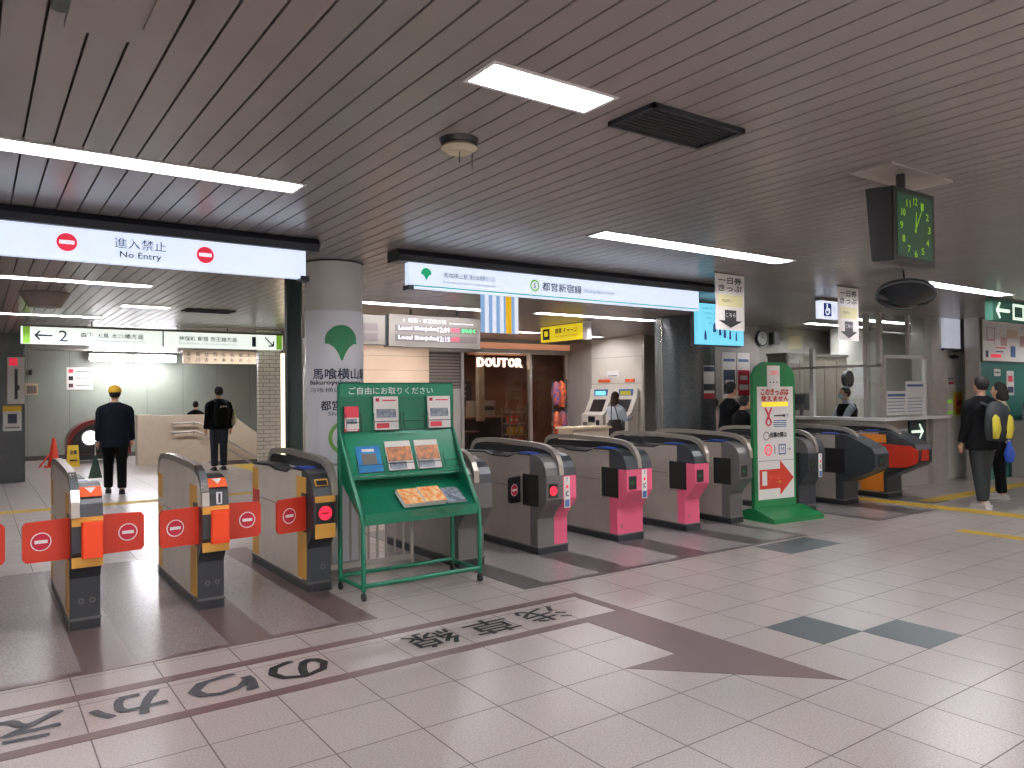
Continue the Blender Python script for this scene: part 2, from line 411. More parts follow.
# tactile strips, with raised bars
t = MB()
def tact(x0, x1, y0, y1, along):
    t.box(x0, x1, y0, y1, 0, .003, m['tactile'])
    if along == 'Y':
        n = 4
        for k in range(n):
            c = x0+(x1-x0)*(k+.5)/n; t.box(c-.015, c+.015, y0+.02, y1-.02, .003, .007, m['tactile'])
    else:
        for k in range(4):
            c = y0+(y1-y0)*(k+.5)/4; t.box(x0+.02, x1-.02, c-.015, c+.015, .003, .007, m['tactile'])
tact(-5, 6.3, 12.85, 13.15, 'X'); tact(4.95, 5.55, 13.2, 18.6, 'Y'); tact(10.66, 10.96, 2.2, 8.9, 'Y'); tact(9.12, 9.3, 2.6, 4.2, 'Y'); tact(11.2, 17, 5.45, 5.7, 'X')
struct('trim_8', t)

# floor lettering and arrow
g = thing('floor_marking', 'dark brown arrow inlaid in the tiles with Japanese transfer lettering inside its band', 'floor marking', (0, 0, 0))
b = MB()
b.box(-3, 3.97, 4.67, 4.76, 0, .002, m['brown']); b.box(-3, 3.53, 4.10, 4.19, 0, .002, m['brown']); b.box(3.885, 3.97, 4.19, 4.67, 0, .002, m['brown'])
b.build('border_band', g)
b = MB(); b.prism([(3.97, 4.19), (3.53, 4.19), (3.53, 3.28), (3.108, 3.28), (3.97, 2.41)], 0, .002, m['brown'], 'Z'); b.build('arrow_head', g)
for ch, cx in zip('浅草線のりかえ', (3.39, 2.93, 2.47, 1.57, 1.13, .66, .20)):
    b = MB(); b.text(ch, (cx, 4.43, .0025), .35, .31, m['ftext' if ch not in 'りかえ' else 'ftext2'], right=(-1, 0, 0), up=(0, -1, 0), bold=.008 if ch not in 'のりかえ' else .022)
    b.build('letter', g)

# walls
struct('wall_back', box(-6, 13, 23.5, 23.7, 0, ZC+.02, m['wallg']))
struct('wall_left', box(-6.2, -6, -5, 23.7, 0, ZC+.02, m['whitew']))
struct('wall_rear', box(-6, 19.5, -5.2, -5, 0, ZC+.02, m['whitew']))
struct('wall_far_right', box(19.5, 19.7, -5.2, 10, 0, ZC+.02, m['greyw']))
struct('baseboard_back', box(-6, 8.5, 23.47, 23.5, 0, .12, m['dkgrey']))
# stairwell parapet with sloping top
t = MB(); t.prism([(3.2, 0), (3.2, 1.18), (5.35, 1.18), (8.0, -.9), (8.4, -2.2), (4.75, -2.2), (4.75, 0)], 19.96, 20.2, m['beigew'], 'Y')
t.box(3.18, 3.5, 19.93, 20.22, 0, 1.2, m['beigew'])
struct('wall_stair', t)
# white tile pier
struct('wall_pier', box(4.47, 4.9, 14.75, 14.87, 0, ZC+.02, m['wtile']))
# cafe facade
t = MB(); t.box(5.9, 8.05, 14.5, 14.7, 0, ZC+.02, m['peach']); struct('wall_cafe', t)
t = MB(); t.box(8.05, 12.0, 14.45, 14.75, 2.56, 2.66, m['steel']); t.box(8.05, 12.0, 14.5, 14.7, 2.66, 2.80, m['copper_glow']); t.box(8.05, 12, 14.5, 14.7, 2.8, 2.9, m['greyw'])
struct('trim_9', t)
struct('wall_cafe_side', MB().box(5.9, 6.1, 14.7, 17, 0, ZC+.02, m['greyw']).box(5.9, 8.6, 17, 17.2, 0, ZC+.02, m['greyw']).box(8.5, 8.7, 17.2, 23.5, 0, ZC+.02, m['wallg']))
struct('wall_cafe_back', box(8.7, 17.5, 19.0, 19.2, 0, ZC+.02, m['brownw']))
# machine wall: runs along Y, machines on its left face
t = MB(); t.box(12.0, 12.35, 12.0, 13.7, 0, ZC+.02, m['cream']); struct('wall_machine', t)
struct('wall_panel', box(12.0, 12.35, 13.7, 14.75, 0, ZC+.02, m['greyw']))
struct('wall_cafe_right', box(17.5, 17.7, 12.2, 19.2, 0, ZC+.02, m['brownw']))
struct('wall_cafe_front', box(12.35, 17.5, 14.5, 14.75, 0, ZC+.02, m['brownw']))
struct('trim_10', box(11.97, 12.36, 11.93, 12.0, 0, ZC, m['steel']))
struct('wall_machine_return', box(12.35, 19.5, 11.95, 12.2, 0, ZC+.02, m['greyw']))
# office back wall
struct('wall_office', box(10.75, 15.2, 9.4, 9.6, 0, ZC+.02, m['greyw']))
struct('trim_11', box(10.72, 10.86, 9.28, 9.4, 0, ZC, m['steel']))
struct('wall_office_white', box(14.3, 19.5, 8.75, 8.95, 0, ZC+.02, m['whitew']))
# ticket office side counter (X=12) and front wall (Y=6.63)
t = MB()
t.box(12.0, 12.12, 6.76, 9.35, 0, 1.12, m['greyw']); struct('wall_office_side', t); t = MB()
t.box(12.0, 13.5, 6.63, 6.75, 0, 1.12, m['greyw'])
struct('wall_office_front', t)
cn = thing('ticket_office_counter', 'long pale counter top along the office windows behind the right gates', 'counter', (12, 6.63, 1.12))
b = MB(); b.box(-.16, .1, -.0, 2.3, 0, .05, m['white']); b.build('side_top', cn)
b = MB(); b.box(-.16, 1.98, -.16, .0, 0, .05, m['white']); b.build('front_top', cn)
w1 = MB(); w1.box(12.03, 12.05, 6.7, 8.98, 1.17, 2.86, m['glass2']); o = struct('window_1', w1)
f = MB()
for y in (6.64, 6.86): f.box(12.0, 12.09, y, y+.07, 1.17, ZC, m['steel'])
f.box(12.0, 12.08, 7.85, 7.92, 1.17, 2.35, m['white'])
f.box(12.0, 12.07, 6.64, 9.0, 2.0, 2.04, m['steel'])
f.build('window_frame', o)
w2 = MB(); w2.box(12.1, 13.48, 6.66, 6.68, 1.17, 2.86, m['glass2']); o = struct('window_2', w2)
f = MB(); f.box(12.08, 13.5, 6.63, 6.7, 2.14, 2.2, m['steel']); f.box(12.08, 12.16, 6.63, 6.7, 1.17, 2.14, m['steel']); f.box(13.41, 13.46, 6.62, 6.68, 1.17, 2.14, m['white']); f.box(12.9, 12.94, 6.63, 6.7, 2.2, ZC, m['steel'])
f.build('window_frame', o)
# papers on the front window
for k, (a, bq, c, d) in enumerate(((12.19, 12.80, 1.2, 1.60), (12.81, 13.40, 1.2, 1.76), (12.40, 12.56, 1.63, 1.70))):
    if k < 2:
        o = box(a, bq, 6.645, 6.655, c, d, m['paper'])
        o.box(a+.03, bq-.03, 6.643, 6.645, d-.09, d-.05, m['inkb'])
        for q in range(5): o.box(a+.03, bq-.05-.02*(q % 3), 6.643, 6.645, c+.05+q*.055, c+.06+q*.055, m['inkb'])
        tag(o.build('notice_sheet'), ('left, lower sheet of pale paper inside the office front window', 'right, taller sheet of pale paper inside the office front window')[k], 'notice', 'papers in the office front window')
# stainless column and door wall
struct('wall_steel_column', box(13.5, 14.02, 6.55, 6.9, 0, ZC, m['steel']))
t = MB(); t.box(14.02, 14.1, 6.63, 6.8, 0, ZC, m['steel']); t.box(14.85, 15.6, 6.63, 6.8, 0, ZC, m['steel']); t.box(14.1, 14.85, 6.63, 6.8, 2.3, ZC, m['steel'])
struct('wall_steel', t)
d = struct('door_1', box(14.1, 14.85, 6.66, 6.72, 0.01, 2.3, m['whitew']))
b = MB(); b.tube([(14.76, 6.65, 1.0), (14.76, 6.6, 1.0), (14.62, 6.6, 1.0)], .012, m['chrome']); b.build('door_handle', d)
struct('wall_right', MB().box(14.45, 19.5, 6.2, 6.4, 0, 2.1, m['greenw']).box(14.45, 19.5, 6.2, 6.4, 2.1, ZC+.02, m['whitew']))
struct('trim_12', MB().box(14.4, 14.45, 6.18, 6.42, 0, ZC, m['steel']).box(14.9, 15.02, 6.56, 6.63, 0, ZC, m['dark']))

# ------------------------------------------------------------------ ceiling lights
ltot = []
def clight(x0, x1, yc, label, z=ZC, wide=.2):
    t = thing('ceiling_light', label, 'ceiling light', ((x0+x1)/2, yc, z), group='recessed fluorescent ceiling lights')
    L = (x1-x0)/2
    b = MB(); w = wide/2
    b.box(-L-.015, L+.015, -w-.015, -w+.004, -.006, -.001, m['fix']).box(-L-.015, L+.015, w-.004, w+.015, -.006, -.001, m['fix']).box(-L-.015, -L+.004, -w, w, -.006, -.001, m['fix']).box(L-.004, L+.015, -w, w, -.006, -.001, m['fix'])
    e = .002
    b.box(-L+e, L-e, -w+e, w-e, .085, .09, m['fix']).box(-L+e, L-e, -w+e, -w+.006, 0, .085, m['fix']).box(-L+e, L-e, w-.006, w-e, 0, .085, m['fix']).box(-L+e, -L+.006, -w+.006, w-.006, 0, .085, m['fix']).box(L-.006, L-e, -w+.006, w-.006, 0, .085, m['fix'])
    b.build('frame', t)
    n = max(1, round((x1-x0)/1.2))
    for k in range(n):
        a = -L + .03 + k*(2*L)/n; e = -L - .03 + (k+1)*(2*L)/n
        for yy in (-w*.45, w*.45):
            b = MB(); b.cyl((a, yy, .04), .017, e-a, m['tube'], 'X', 10); b.build('tube', t)
    ltot.append(t); return t
clight(-.84, 1.62, 4.54, 'long bright ceiling light at upper left, in front of the no entry sign')
clight(4.05, 6.50, 4.54, 'long bright ceiling light just in front of the line name sign')
clight(8.94, 11.38, 4.54, 'long bright ceiling light at right, between the green digital clock and exit sign')
clight(1.63, 2.25, 2.50, 'short ceiling light, the nearest one, beside the dark square vent')
clight(-.84, 1.65, 9.45, 'long ceiling light just beyond the no entry sign at left')
clight(4.05, 6.50, 9.6, 'long ceiling light above the departure board')
clight(7.2, 9.8, 9.5, 'long ceiling light near the yellow hanging sign, right of the departure board')
clight(-.84, 1.64, 13.5, 'long ceiling light just in front of the exit 1 and 2 sign')
clight(1.66, 2.25, 11.6, 'short ceiling light over the passage behind the red flap gates')
clight(8.3, 9.6, 12.6, 'short far ceiling light in front of the cafe, left of the yellow sign')
clight(12.7, 14.6, 7.5, 'front ceiling light inside the ticket office')
clight(15.6, 17.6, 4.54, 'ceiling light past the exit sign at the right edge')
for k, (a, yc) in enumerate(((-.84, -.4), (4.05, -.4), (8.94, -.4))): clight(a, a+2.46, yc, 'long ceiling light behind the camera, %s' % ('left', 'middle', 'right')[k])
for a, w_ in zip((-5.2, -.84, 4.05, 8.94, 13.8), ('first', 'second', 'third', 'fourth', 'fifth')): [clight(a, a+2.46, yy, 'added fill light in the %s row behind the camera, %s from the left' % (q, w_)) for yy, q in ((-1.6, 'second'), (-2.8, 'third'), (-4.0, 'last'))]  # unseen rows added to light the surfaces that face the camera
clight(9.0, 11.2, 16.9, 'long ceiling light deep inside the cafe'); clight(12.4, 14.6, 15.9, 'long ceiling light just inside the cafe window')  # one of this pair is added to brighten the cafe interior
clight(.9, 3.36, 18.4, 'left added fill light behind the exit 1 and 2 sign'); clight(4.3, 6.76, 18.4, 'right added fill light behind the exit 1 and 2 sign, above the stairs')  # both added out of sight behind the sign to brighten the stair wall
clight(6.3, 7.9, 13.5, 'added fill light before the peach wall, hidden behind the departure board')  # added where the board hides it, to brighten the peach wall
clight(10.3, 11.6, 12.9, 'ceiling light over the ticket machines'); clight(12.7, 14.6, 8.4, 'added rear fill light inside the ticket office')  # the rear office light is added to brighten the white wall
# stairwell wall lamps
for k, xa in enumerate((2.52, 3.62)):
    t = thing('wall_lamp', ('left', 'right')[k]+' one of two bright tube lamps on the far green wall', 'wall lamp', (xa, 22.9, 2.62), group='tube lamps on the far wall')
    box(-.0, 1.04, .12, .2, .0, .18, m['white']).build('housing', t)
    MB().cyl((.03, 0.02, .07), .085, .98, m['tube'], 'X', 12).build('tube', t)
    MB().tube([(.5, .14, .1), (.5, .14, .26)], .01, m['dark']).build('hanger', t)

# vents
def vent(x0, x1, y0, y1, label):
    t = thing('ceiling_vent', label, 'vent', ((x0+x1)/2, (y0+y1)/2, ZC), group='dark square ceiling vents')
    a = (x1-x0)/2; c = (y1-y0)/2
    MB().box(-a, a, -c, -c+.02, -.02, 0, m['vent']).box(-a, a, c-.02, c, -.02, 0, m['vent']).box(-a, -a+.02, -c, c, -.02, 0, m['vent']).box(a-.02, a, -c, c, -.02, 0, m['vent']).build('frame', t)
    b = MB(); b.box(-a+.02, a-.02, -c+.02, c-.02, -.006, 0, m['vent'])
    n = 9
    for k in range(n):
        y = -c+.03+(2*c-.06)*k/(n-1); b.box(-a+.02, a-.02, y-.004, y+.004, -.012, -.004, m['vent'])
    b.build('grille', t)
vent(2.43, 3.05, 2.34, 2.64, 'dark louvred vent in the ceiling beside the nearest short light')
vent(2.48, 3.16, 11.5, 11.85, 'dark louvred vent in the far left ceiling beside a short light')

# smoke detector
t = thing('smoke_detector', 'beige round ceiling detector with two wires hanging from it', 'detector', (1.98, 3.24, ZC))
MB().cyl((0, 0, -.025), .09, .025, m['black'], r2=.10).build('base', t)
MB().cyl((0, 0, -.065), .06, .022, m['beige'], r2=.092).cyl((0, 0, -.043), .092, .018, m['beige'], r2=.075).build('cap', t)
for dx, dy, l in ((-.01, -.02, .07), (.065, -.02, .09)): MB().tube([(dx, dy, -.03 if dx > .03 else -.06), (dx, dy, -.06-l+.01)], .003, m['dark'], 6).build('wire', t)

# ceiling sign mount at top left
t = thing('ceiling_bracket', 'pale boxy mounting plate with grey brackets on the ceiling, top left corner', 'bracket', (.36, 2.62, ZC))
box(-.11, .11, -.25, .33, -.02, 0, m['slat']).build('plate', t)
box(-.16, -.11, -.3, .2, -.03, 0, m['post'], bev=.015).build('bracket', t)
box(.11, .17, -.3, .2, -.03, 0, m['slat'], bev=.015).build('bracket', t)
# PA speaker far left
t = thing('ceiling_speaker', 'brown half-round speaker under the far left ceiling', 'speaker', (.7, 10.7, ZC))
MB().cyl((0, 0, -.17), .17, .15, m['locker'], r2=.26).build('cone', t)
MB().cyl((0, 0, -.02), .27, .02, m['locker']).build('flange', t)

# ------------------------------------------------------------------ overhead signs
def no_entry(b, c, r, red, white, y, th=0.):
    b.disc((c[0], y, c[1]), r, red); b.box(c[0]-r*.72, c[0]+r*.72, y-.003, y-.001, c[1]-r*.2, c[1]+r*.2, white)
t = thing('no_entry_sign', 'long lit white overhead sign reading No Entry at left', 'sign', (0, 6, 2.56))
MB().prism([(-.06, .22), (.14, .22), (.14, .32), (-.06, .32), (-.10, .27)], -2.2, 2.29, m['navy'], 'X').build('housing', t)
box(-2.2, 2.195, -.02, .06, 0, .22, m['signb']).build('face', t)
box(2.15, 2.22, -.03, .08, -.02, .02, m['navy']).build('end_bracket', t)
for cx in (.52, 1.42, -1.4):
    b = MB(); no_entry(b, (cx, .115), .062, m['signred'], m['signw'], -.024); b.build('no_entry_disc', t)
b = MB(); b.text('進入禁止', (.98, -.022, .145), .34, .075, m['inkb']); b.build('lettering', t)
b = MB(); b.text('No Entry', (.98, -.022, .06), .27, .055, m['ink'], bold=.01); b.build('lettering', t)

def ginkgo(b, c, s, mat, fn):
    # outline: fan top, concave sides to a stem tip
    P = []
    for k in range(0, 19):
        a = PI - PI*k/18; P.append((math.cos(a), .08+math.sin(a)*.98))
    P += [(.98, -.02), (.72, -.05), (.42, -.28), (.2, -.62), (.07, -.95), (.0, -1.05), (-.07, -.95), (-.2, -.62), (-.42, -.28), (-.72, -.05), (-.98, -.02)]
    low = [(-.98, -.02), (-.72, -.05), (-.42, -.28), (-.2, -.62), (-.07, -.95), (0, -1.05), (.07, -.95), (.2, -.62), (.42, -.28), (.72, -.05), (.98, -.02)]
    xs = [-.98+1.96*i/40 for i in range(41)]; vs = []
    for x_ in xs:
        j = max(i for i in range(10) if low[i][0] <= x_+1e-9); (xa, za), (xb, zb) = low[j], low[j+1]
        lo_ = za+(zb-za)*(x_-xa)/(xb-xa); hi_ = .08+.98*math.sqrt(max(0, 1-x_*x_))
        vs += [fn(c[0]+x_*s, c[1]+lo_*s), fn(c[0]+x_*s, c[1]+max(hi_, lo_)*s)]
    b.add(vs, [(2*i, 2*i+2, 2*i+3, 2*i+1) for i in range(40)], mat)

t = thing('line_name_sign', 'long lit white overhead sign naming the subway line over the pink gates', 'sign', (3.0, 6, 2.56))
MB().prism([(-.06, .22), (.14, .22), (.14, .32), (-.06, .32), (-.10, .27)], 0, 4.12, m['navy'], 'X').build('housing', t)
box(.13, 3.90, -.02, .06, 0, .22, m['signb']).build('face', t)
box(.12, .17, -.03, .08, -.02, .02, m['navy']).build('end_bracket', t)
box(.16, 3.88, -.023, -.021, .012, .024, m['teal']).build('stripe', t)
b = MB(); ginkgo(b, (.30, .125), .055, m['leaf2'], lambda a, c: (a, -.023, c)); b.build('ginkgo_emblem', t)
for tx, cc, ww, hh, mm in (('馬喰横山駅', .61, .26, .05, 'ink'), ('東日本橋駅のりば', .90, .28, .05, 'ink')):
    MB().text(tx, (cc, -.022, .135), ww, hh, m[mm]).build('lettering', t)
MB().text('Bakuroyokoyama Station for Higashi-nihombashi', (.76, -.022, .07), .58, .024, m['inkb']).build('lettering', t)
b = MB(); b.ring((1.51, -.023, .115), .04, .058, m['lightgreen']); b.build('line_emblem', t); MB().text('S', (1.51, -.023, .115), .03, .045, m['ink'], bold=.02).build('lettering', t)
b = MB(); b.text('都営新宿線', (1.86, -.022, .115), .51, .085, m['ink'], bold=.012); b.build('lettering', t)
b = MB(); b.text('Shinjuku Line', (2.36, -.022, .105), .42, .05, m['inkb']); b.build('lettering', t)

# exit 1 / 2 sign
t = thing('exit_sign', 'long lit white hanging sign with exit numbers 2 and 1 and arrows', 'sign', (.62, 14.4, 2.50))
box(0, 4.2, 0, .15, 0, .27, m['signg']).build('face', t)
box(0, 4.2, -.005, .16, .27, .31, m['casing']).build('top_rail', t)
for cx in (1.0, 3.2): MB().tube([(cx, .08, .31), (cx, .08, .38)], .012, m['dark']).build('hanger', t)
box(.02, .12, -.004, 0, .0, .27, m['lightgreen']).build('green_end', t)
box(4.08, 4.19, -.004, 0, .0, .27, m['lightgreen']).build('green_end', t)
def arrow(b, c, s, ang, mat, y=-.005, th=.13, head=.55, tail=1.):
    ca, sa = math.cos(ang), math.sin(ang)
    def R(p): return (c[0]+(p[0]*ca-p[1]*sa)*s, y, c[1]+(p[0]*sa+p[1]*ca)*s)
    w = th
    b.quad([R((-tail, -w/2)), (R((.85, -w/2))), R((.85, w/2)), R((-tail, w/2))], mat)
    for sg in (1, -1):
        b.quad([R((1.0, 0)), R((1-w*1.4, 0)), R((1-head-w, sg*head)), R((1-head, sg*(head+w*.3)))][::sg], mat)
b = MB(); arrow(b, (.30, .135), .13, PI, m['ink'], th=.24); b.build('arrow', t)
b = MB(); b.text('2', (.58, -.005, .135), .13, .18, m['ink'], bold=.01); b.build('number', t)
MB().text('森下 大島 本八幡方面', (1.3, -.005, .16), .95, .085, m['ink'], bold=.012).build('lettering', t); MB().text('For Morishita, Ojima, Motoyawata', (1.32, -.005, .07), 1.0, .045, m['inkb']).build('lettering', t)
MB().text('神保町 新宿 京王線方面', (2.85, -.005, .16), 1.0, .085, m['ink'], bold=.012).build('lettering', t); MB().text('For Jimbocho, Shinjuku, Keio Line', (2.85, -.005, .07), 1.0, .045, m['inkb']).build('lettering', t)
b = MB(); b.text('1', (3.66, -.005, .135), .07, .18, m['ink'], bold=.012); b.build('number', t)
b = MB(); arrow(b, (3.95, .14), .12, -PI/4, m['ink'], th=.22); b.build('arrow', t)
box(2.08, 2.10, -.006, 0, 0, .27, m['dark']).build('seam', t)
# fare table above the stairs
t = thing('fare_table', 'long beige board of vertical station names below the exit sign', 'board', (4.05, 19.2, 2.42))
box(0, 2.25, 0, .06, 0, .32, m['board_lt']).build('panel', t)
b = MB()
names = '森下菊川住吉西大船東島新宿岩本小川神保九段市谷'
for k in range(11):
    for q in (0, 1): MB().text(names[2*k+q], (.13+k*.2, -.004, .22-.13*q), .09, .09, m['inkk']).build('lettering', t)
for cx in (.3, 1.9): MB().tube([(cx, .03, .32), (cx, .03, .455)], .012, m['dark']).build('hanger', t)

# departure board
t = thing('departure_board', 'grey hanging departure board with LED train times over the gates', 'board', (4.5, 10, 2.32))
b = MB(); b.box(.40, 1.97, 0, .18, 0, .47, m['casing']); b.build('casing', t)
b = MB(); b.box(-.45, .34, 0, .18, .02, .44, m['casing']); b.build('side_casing', t)
box(.33, .42, .04, .14, .02, .45, m['dark']).build('connector', t)
for cx in (.8, 1.6, -.1): MB().tube([(cx, .09, .44), (cx, .09, .56)], .02, m['dark']).build('hanger', t)
for z in (.08, .22):
    box(.5, 1.9, -.006, 0, z, z+.1, m['led_bk']).build('display', t); box(-.38, .22, -.006, 0, z, z+.1, m['led_bk']).build('display', t)
MB().text('1  新宿・京王線方面', (0.992, -.008, .39), 0.715, .06, m['ledw']).build('lettering', t); MB().text('for Shinjuku & Keio Line', (1.621, -.008, .37), 0.429, .025, m['ledw']).build('lettering', t)
MB().text('Local Shinjuku', (0.863, -.008, .27), 0.629, .07, m['ledw'], bold=.02).build('lettering', t); MB().text('12:09', (1.307, -.008, .27), 0.214, .07, m['ledw'], bold=.02).build('lettering', t)
b = MB(); b.text('8両', (1.507, -.008, .27), 0.143, .06, m['ledr'], bold=.03); b.build('lettering', t)
b = MB(); b.text('まもなく', (1.750, -.008, .27), 0.243, .06, m['ledg'], bold=.03); b.build('lettering', t)
MB().text('Local Shinjuku', (0.863, -.008, .13), 0.629, .07, m['ledw'], bold=.02).build('lettering', t); MB().text('12:15', (1.307, -.008, .13), 0.214, .07, m['ledw'], bold=.02).build('lettering', t)
b = MB(); b.text('8両', (1.507, -.008, .13), 0.143, .06, m['ledr'], bold=.03); b.build('lettering', t)

# hanging banner with stripes
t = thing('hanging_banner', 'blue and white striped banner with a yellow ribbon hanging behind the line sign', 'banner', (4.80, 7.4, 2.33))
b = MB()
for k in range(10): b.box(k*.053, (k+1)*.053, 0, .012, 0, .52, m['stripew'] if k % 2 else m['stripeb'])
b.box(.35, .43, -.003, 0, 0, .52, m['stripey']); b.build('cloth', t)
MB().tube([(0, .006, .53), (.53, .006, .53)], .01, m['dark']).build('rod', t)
# yellow fare adjustment sign, plane facing -X
t = thing('fare_adjustment_sign', 'yellow projecting sign for fare adjustment beside the ticket machine area', 'sign', (8.8, 10.25, 2.58))
box(-.03, .05, 0, 1.2, 0, .28, m['ysign']).build('face', t)
box(-.035, .06, -.14, -.02, -.02, .3, m['white']).build('white_end', t)
MB().text('精算 チャージ', (-.034, .45, .18), .62, .1, m['inkk'], right=(0, -1, 0), bold=.015).build('lettering', t); MB().text('Fare Adjustment / Charge', (-.034, .45, .08), .64, .045, m['inkk'], right=(0, -1, 0)).build('lettering', t)
b = MB(); b.box(-.036, -.031, .93, 1.13, .04, .24, m['inkk']); b.box(-.038, -.036, .98, 1.08, .10, .2, m['ysign']); b.build('pictogram', t)

# cyan monitor
t = thing('hanging_monitor', 'cyan glowing information monitor hanging at the right end of the line sign', 'monitor', (8.06, 7.0, 2.27))
box(0, .96, 0, .07, 0, .56, m['cyan']).build('screen', t)
box(-.02, .98, .07, .12, -.02, .58, m['dark']).build('casing', t)
for k in range(4): MB().text('お知らせのご案内', (.35, -.003, .5-.07*k), .5-.06*k, .03, m['cyan2']).build('lettering', t)
for x_, z_, w_ in ((.12, .06, .05), (.3, .17, .07), (.42, .13, .06), (.52, .10, .06), (.64, .08, .05), (.78, .06, .04)): MB().prism([(x_, z_), (x_+w_, z_), (x_+w_*.8, z_+.1), (x_+w_*.5, z_+.14), (x_+w_*.1, z_+.1)], -.004, -.001, m['cyan2'], 'Y').build('pictogram', t)
MB().tube([(.5, .1, .58), (.5, .1, .62)], .03, m['dark']).build('hanger', t)

# hanging paper banners with arrows
def paper_sign(x, y, w, z0, label):
    t = thing('hanging_notice', label, 'sign', (x, y, z0), group='paper day pass banners hung from the ceiling')
    hgt = ZC - z0 - .015
    box(0, w, 0, .006, 0, hgt, m['paper']).build('sheet', t)
    MB().text('一日券', (w*.5, -.003, hgt*.89), w*.8, hgt*.12, m['inkk'], bold=.02).build('lettering', t); MB().text('きっぷ', (w*.5, -.003, hgt*.75), w*.8, hgt*.11, m['inkk'], bold=.02).build('lettering', t)
    box(w*.08, w*.92, -.003, -.001, hgt*.42, hgt*.63, m['paley']).build('yellow_panel', t)
    b = MB(); b.text('700円～', (w*.4, -.005, hgt*.52), w*.4, hgt*.06, m['inkk']); b.build('lettering', t)
    b = MB(); c = w*.5
    b.add([(c-w*.2, -.004, hgt*.36), (c-w*.2, -.004, hgt*.17), (c-w*.42, -.004, hgt*.17), (c, -.004, hgt*.04), (c+w*.42, -.004, hgt*.17), (c+w*.2, -.004, hgt*.17), (c+w*.2, -.004, hgt*.36)], [(6, 5, 4, 3, 2, 1, 0)], m['inkk']); b.build('arrow', t)
    b = MB(); b.text('こちら', (c, -.006, hgt*.27), w*.34, hgt*.07, m['paper']); b.build('lettering', t)
    box(-.01, w+.01, -.004, .01, hgt, hgt+.015, m['casing']).build('rail', t)
paper_sign(6.38, 5.3, .47, 2.27, 'white paper banner with black down arrow in front of the cyan monitor')
paper_sign(8.48, 5.2, .44, 2.22, 'white paper banner with black down arrow beside the wheelchair sign')

# wheelchair sign
t = thing('accessibility_sign', 'white lit sign with blue wheelchair symbol hanging near the office', 'sign', (9.38, 6.0, 2.6))
box(0, .45, 0, .08, 0, .24, m['signw']).build('face', t)
box(-.01, .46, -.002, .085, .24, .28, m['casing']).build('top_rail', t)
b = MB(); b.box(.06, .24, -.004, 0, .03, .21, m['blue']); b.ring((.14, -.006, .095), .032, .050, m['signw']); b.disc((.135, -.006, .185), .017, m['signw']); b.box(.125, .145, -.007, -.005, .1, .17, m['signw']); b.box(.14, .19, -.007, -.005, .12, .137, m['signw']); b.box(.18, .2, -.007, -.005, .07, .13, m['signw'])
b.build('pictogram', t)
b = MB(); b.text('窓口', (.345, -.004, .13), .15, .08, m['inkb']); b.build('lettering', t)

# green exit sign at right
t = thing('exit_direction_sign', 'dark green lit sign with white left arrow at the right edge', 'sign', (11.50, 4.75, 2.57))
box(0, 1.3, 0, .1, 0, .29, m['exitg']).build('face', t)
box(-.01, 1.31, -.005, .11, .29, .305, m['casing']).build('top_rail', t)
b = MB(); arrow(b, (.32, .145), .23, PI, m['exitw'], th=.2, head=.45, tail=.9); b.build('arrow', t)
b = MB(); b.add([(.62, -.004, .03), (1.0, -.004, .03), (1.0, -.004, .26), (.62, -.004, .26)], [(0, 1, 2, 3)], m['exitw']); b.box(.68, .94, -.006, -.004, .07, .22, m['exitg']); b.build('pictogram', t)

# station clock
t = thing('station_clock', 'black box clock with glowing green dial hanging from the ceiling', 'clock', (4.21, 2.25, 2.34))
MB().add([(0.0, 0, .0), (.46, 0, .0), (.44, .10, .0), (-.04, .10, .0), (-.0, 0, .42), (.46, 0, .42), (.46, .12, .42), (-.06, .12, .42)],
         [(3,2,1,0),(4,5,6,7),(0,1,5,4),(1,2,6,5),(2,3,7,6),(3,0,4,7)], m['dark']).build('casing', t, bevel=.008)
box(.0, .46, -.012, .0, .0, .42, m['black']).build('bezel', t)
b = MB(); b.box(.035, .425, -.016, -.012, .03, .39, m['clockg']); b.build('dial', t)
for k in range(1, 13):
    a = PI/2 - k*PI/6
    b = MB(); b.text(str(k), (.23+.155*math.cos(a), -.018, .205+.15*math.sin(a)), .030 if k < 10 else .042, .04, m['clockd'], bold=.02); b.build('numeral', t)
def hand(a, L, w, y):
    b = MB(); ca, sa = math.sin(a), math.cos(a)
    b.quad([(.23-sa*w-ca*.03, y, .205+ca*w-sa*.03), (.23-sa*w*.6+ca*L, y, .205+ca*w*.6+sa*L), (.23+sa*w*.6+ca*L, y, .205-ca*w*.6+sa*L), (.23+sa*w-ca*.03, y, .205-ca*w-sa*.03)][::-1], m['clockd']); b.build('hand', t)
hand(math.radians(5), .09, .008, -.02); hand(math.radians(32), .13, .006, -.022)
MB().cyl((.2, .05, .42), .025, .115, m['dark']).build('stem', t)
MB().box(-.06, .64, -.04, .21, .525, .538, m['steel']).build('ceiling_plate', t)

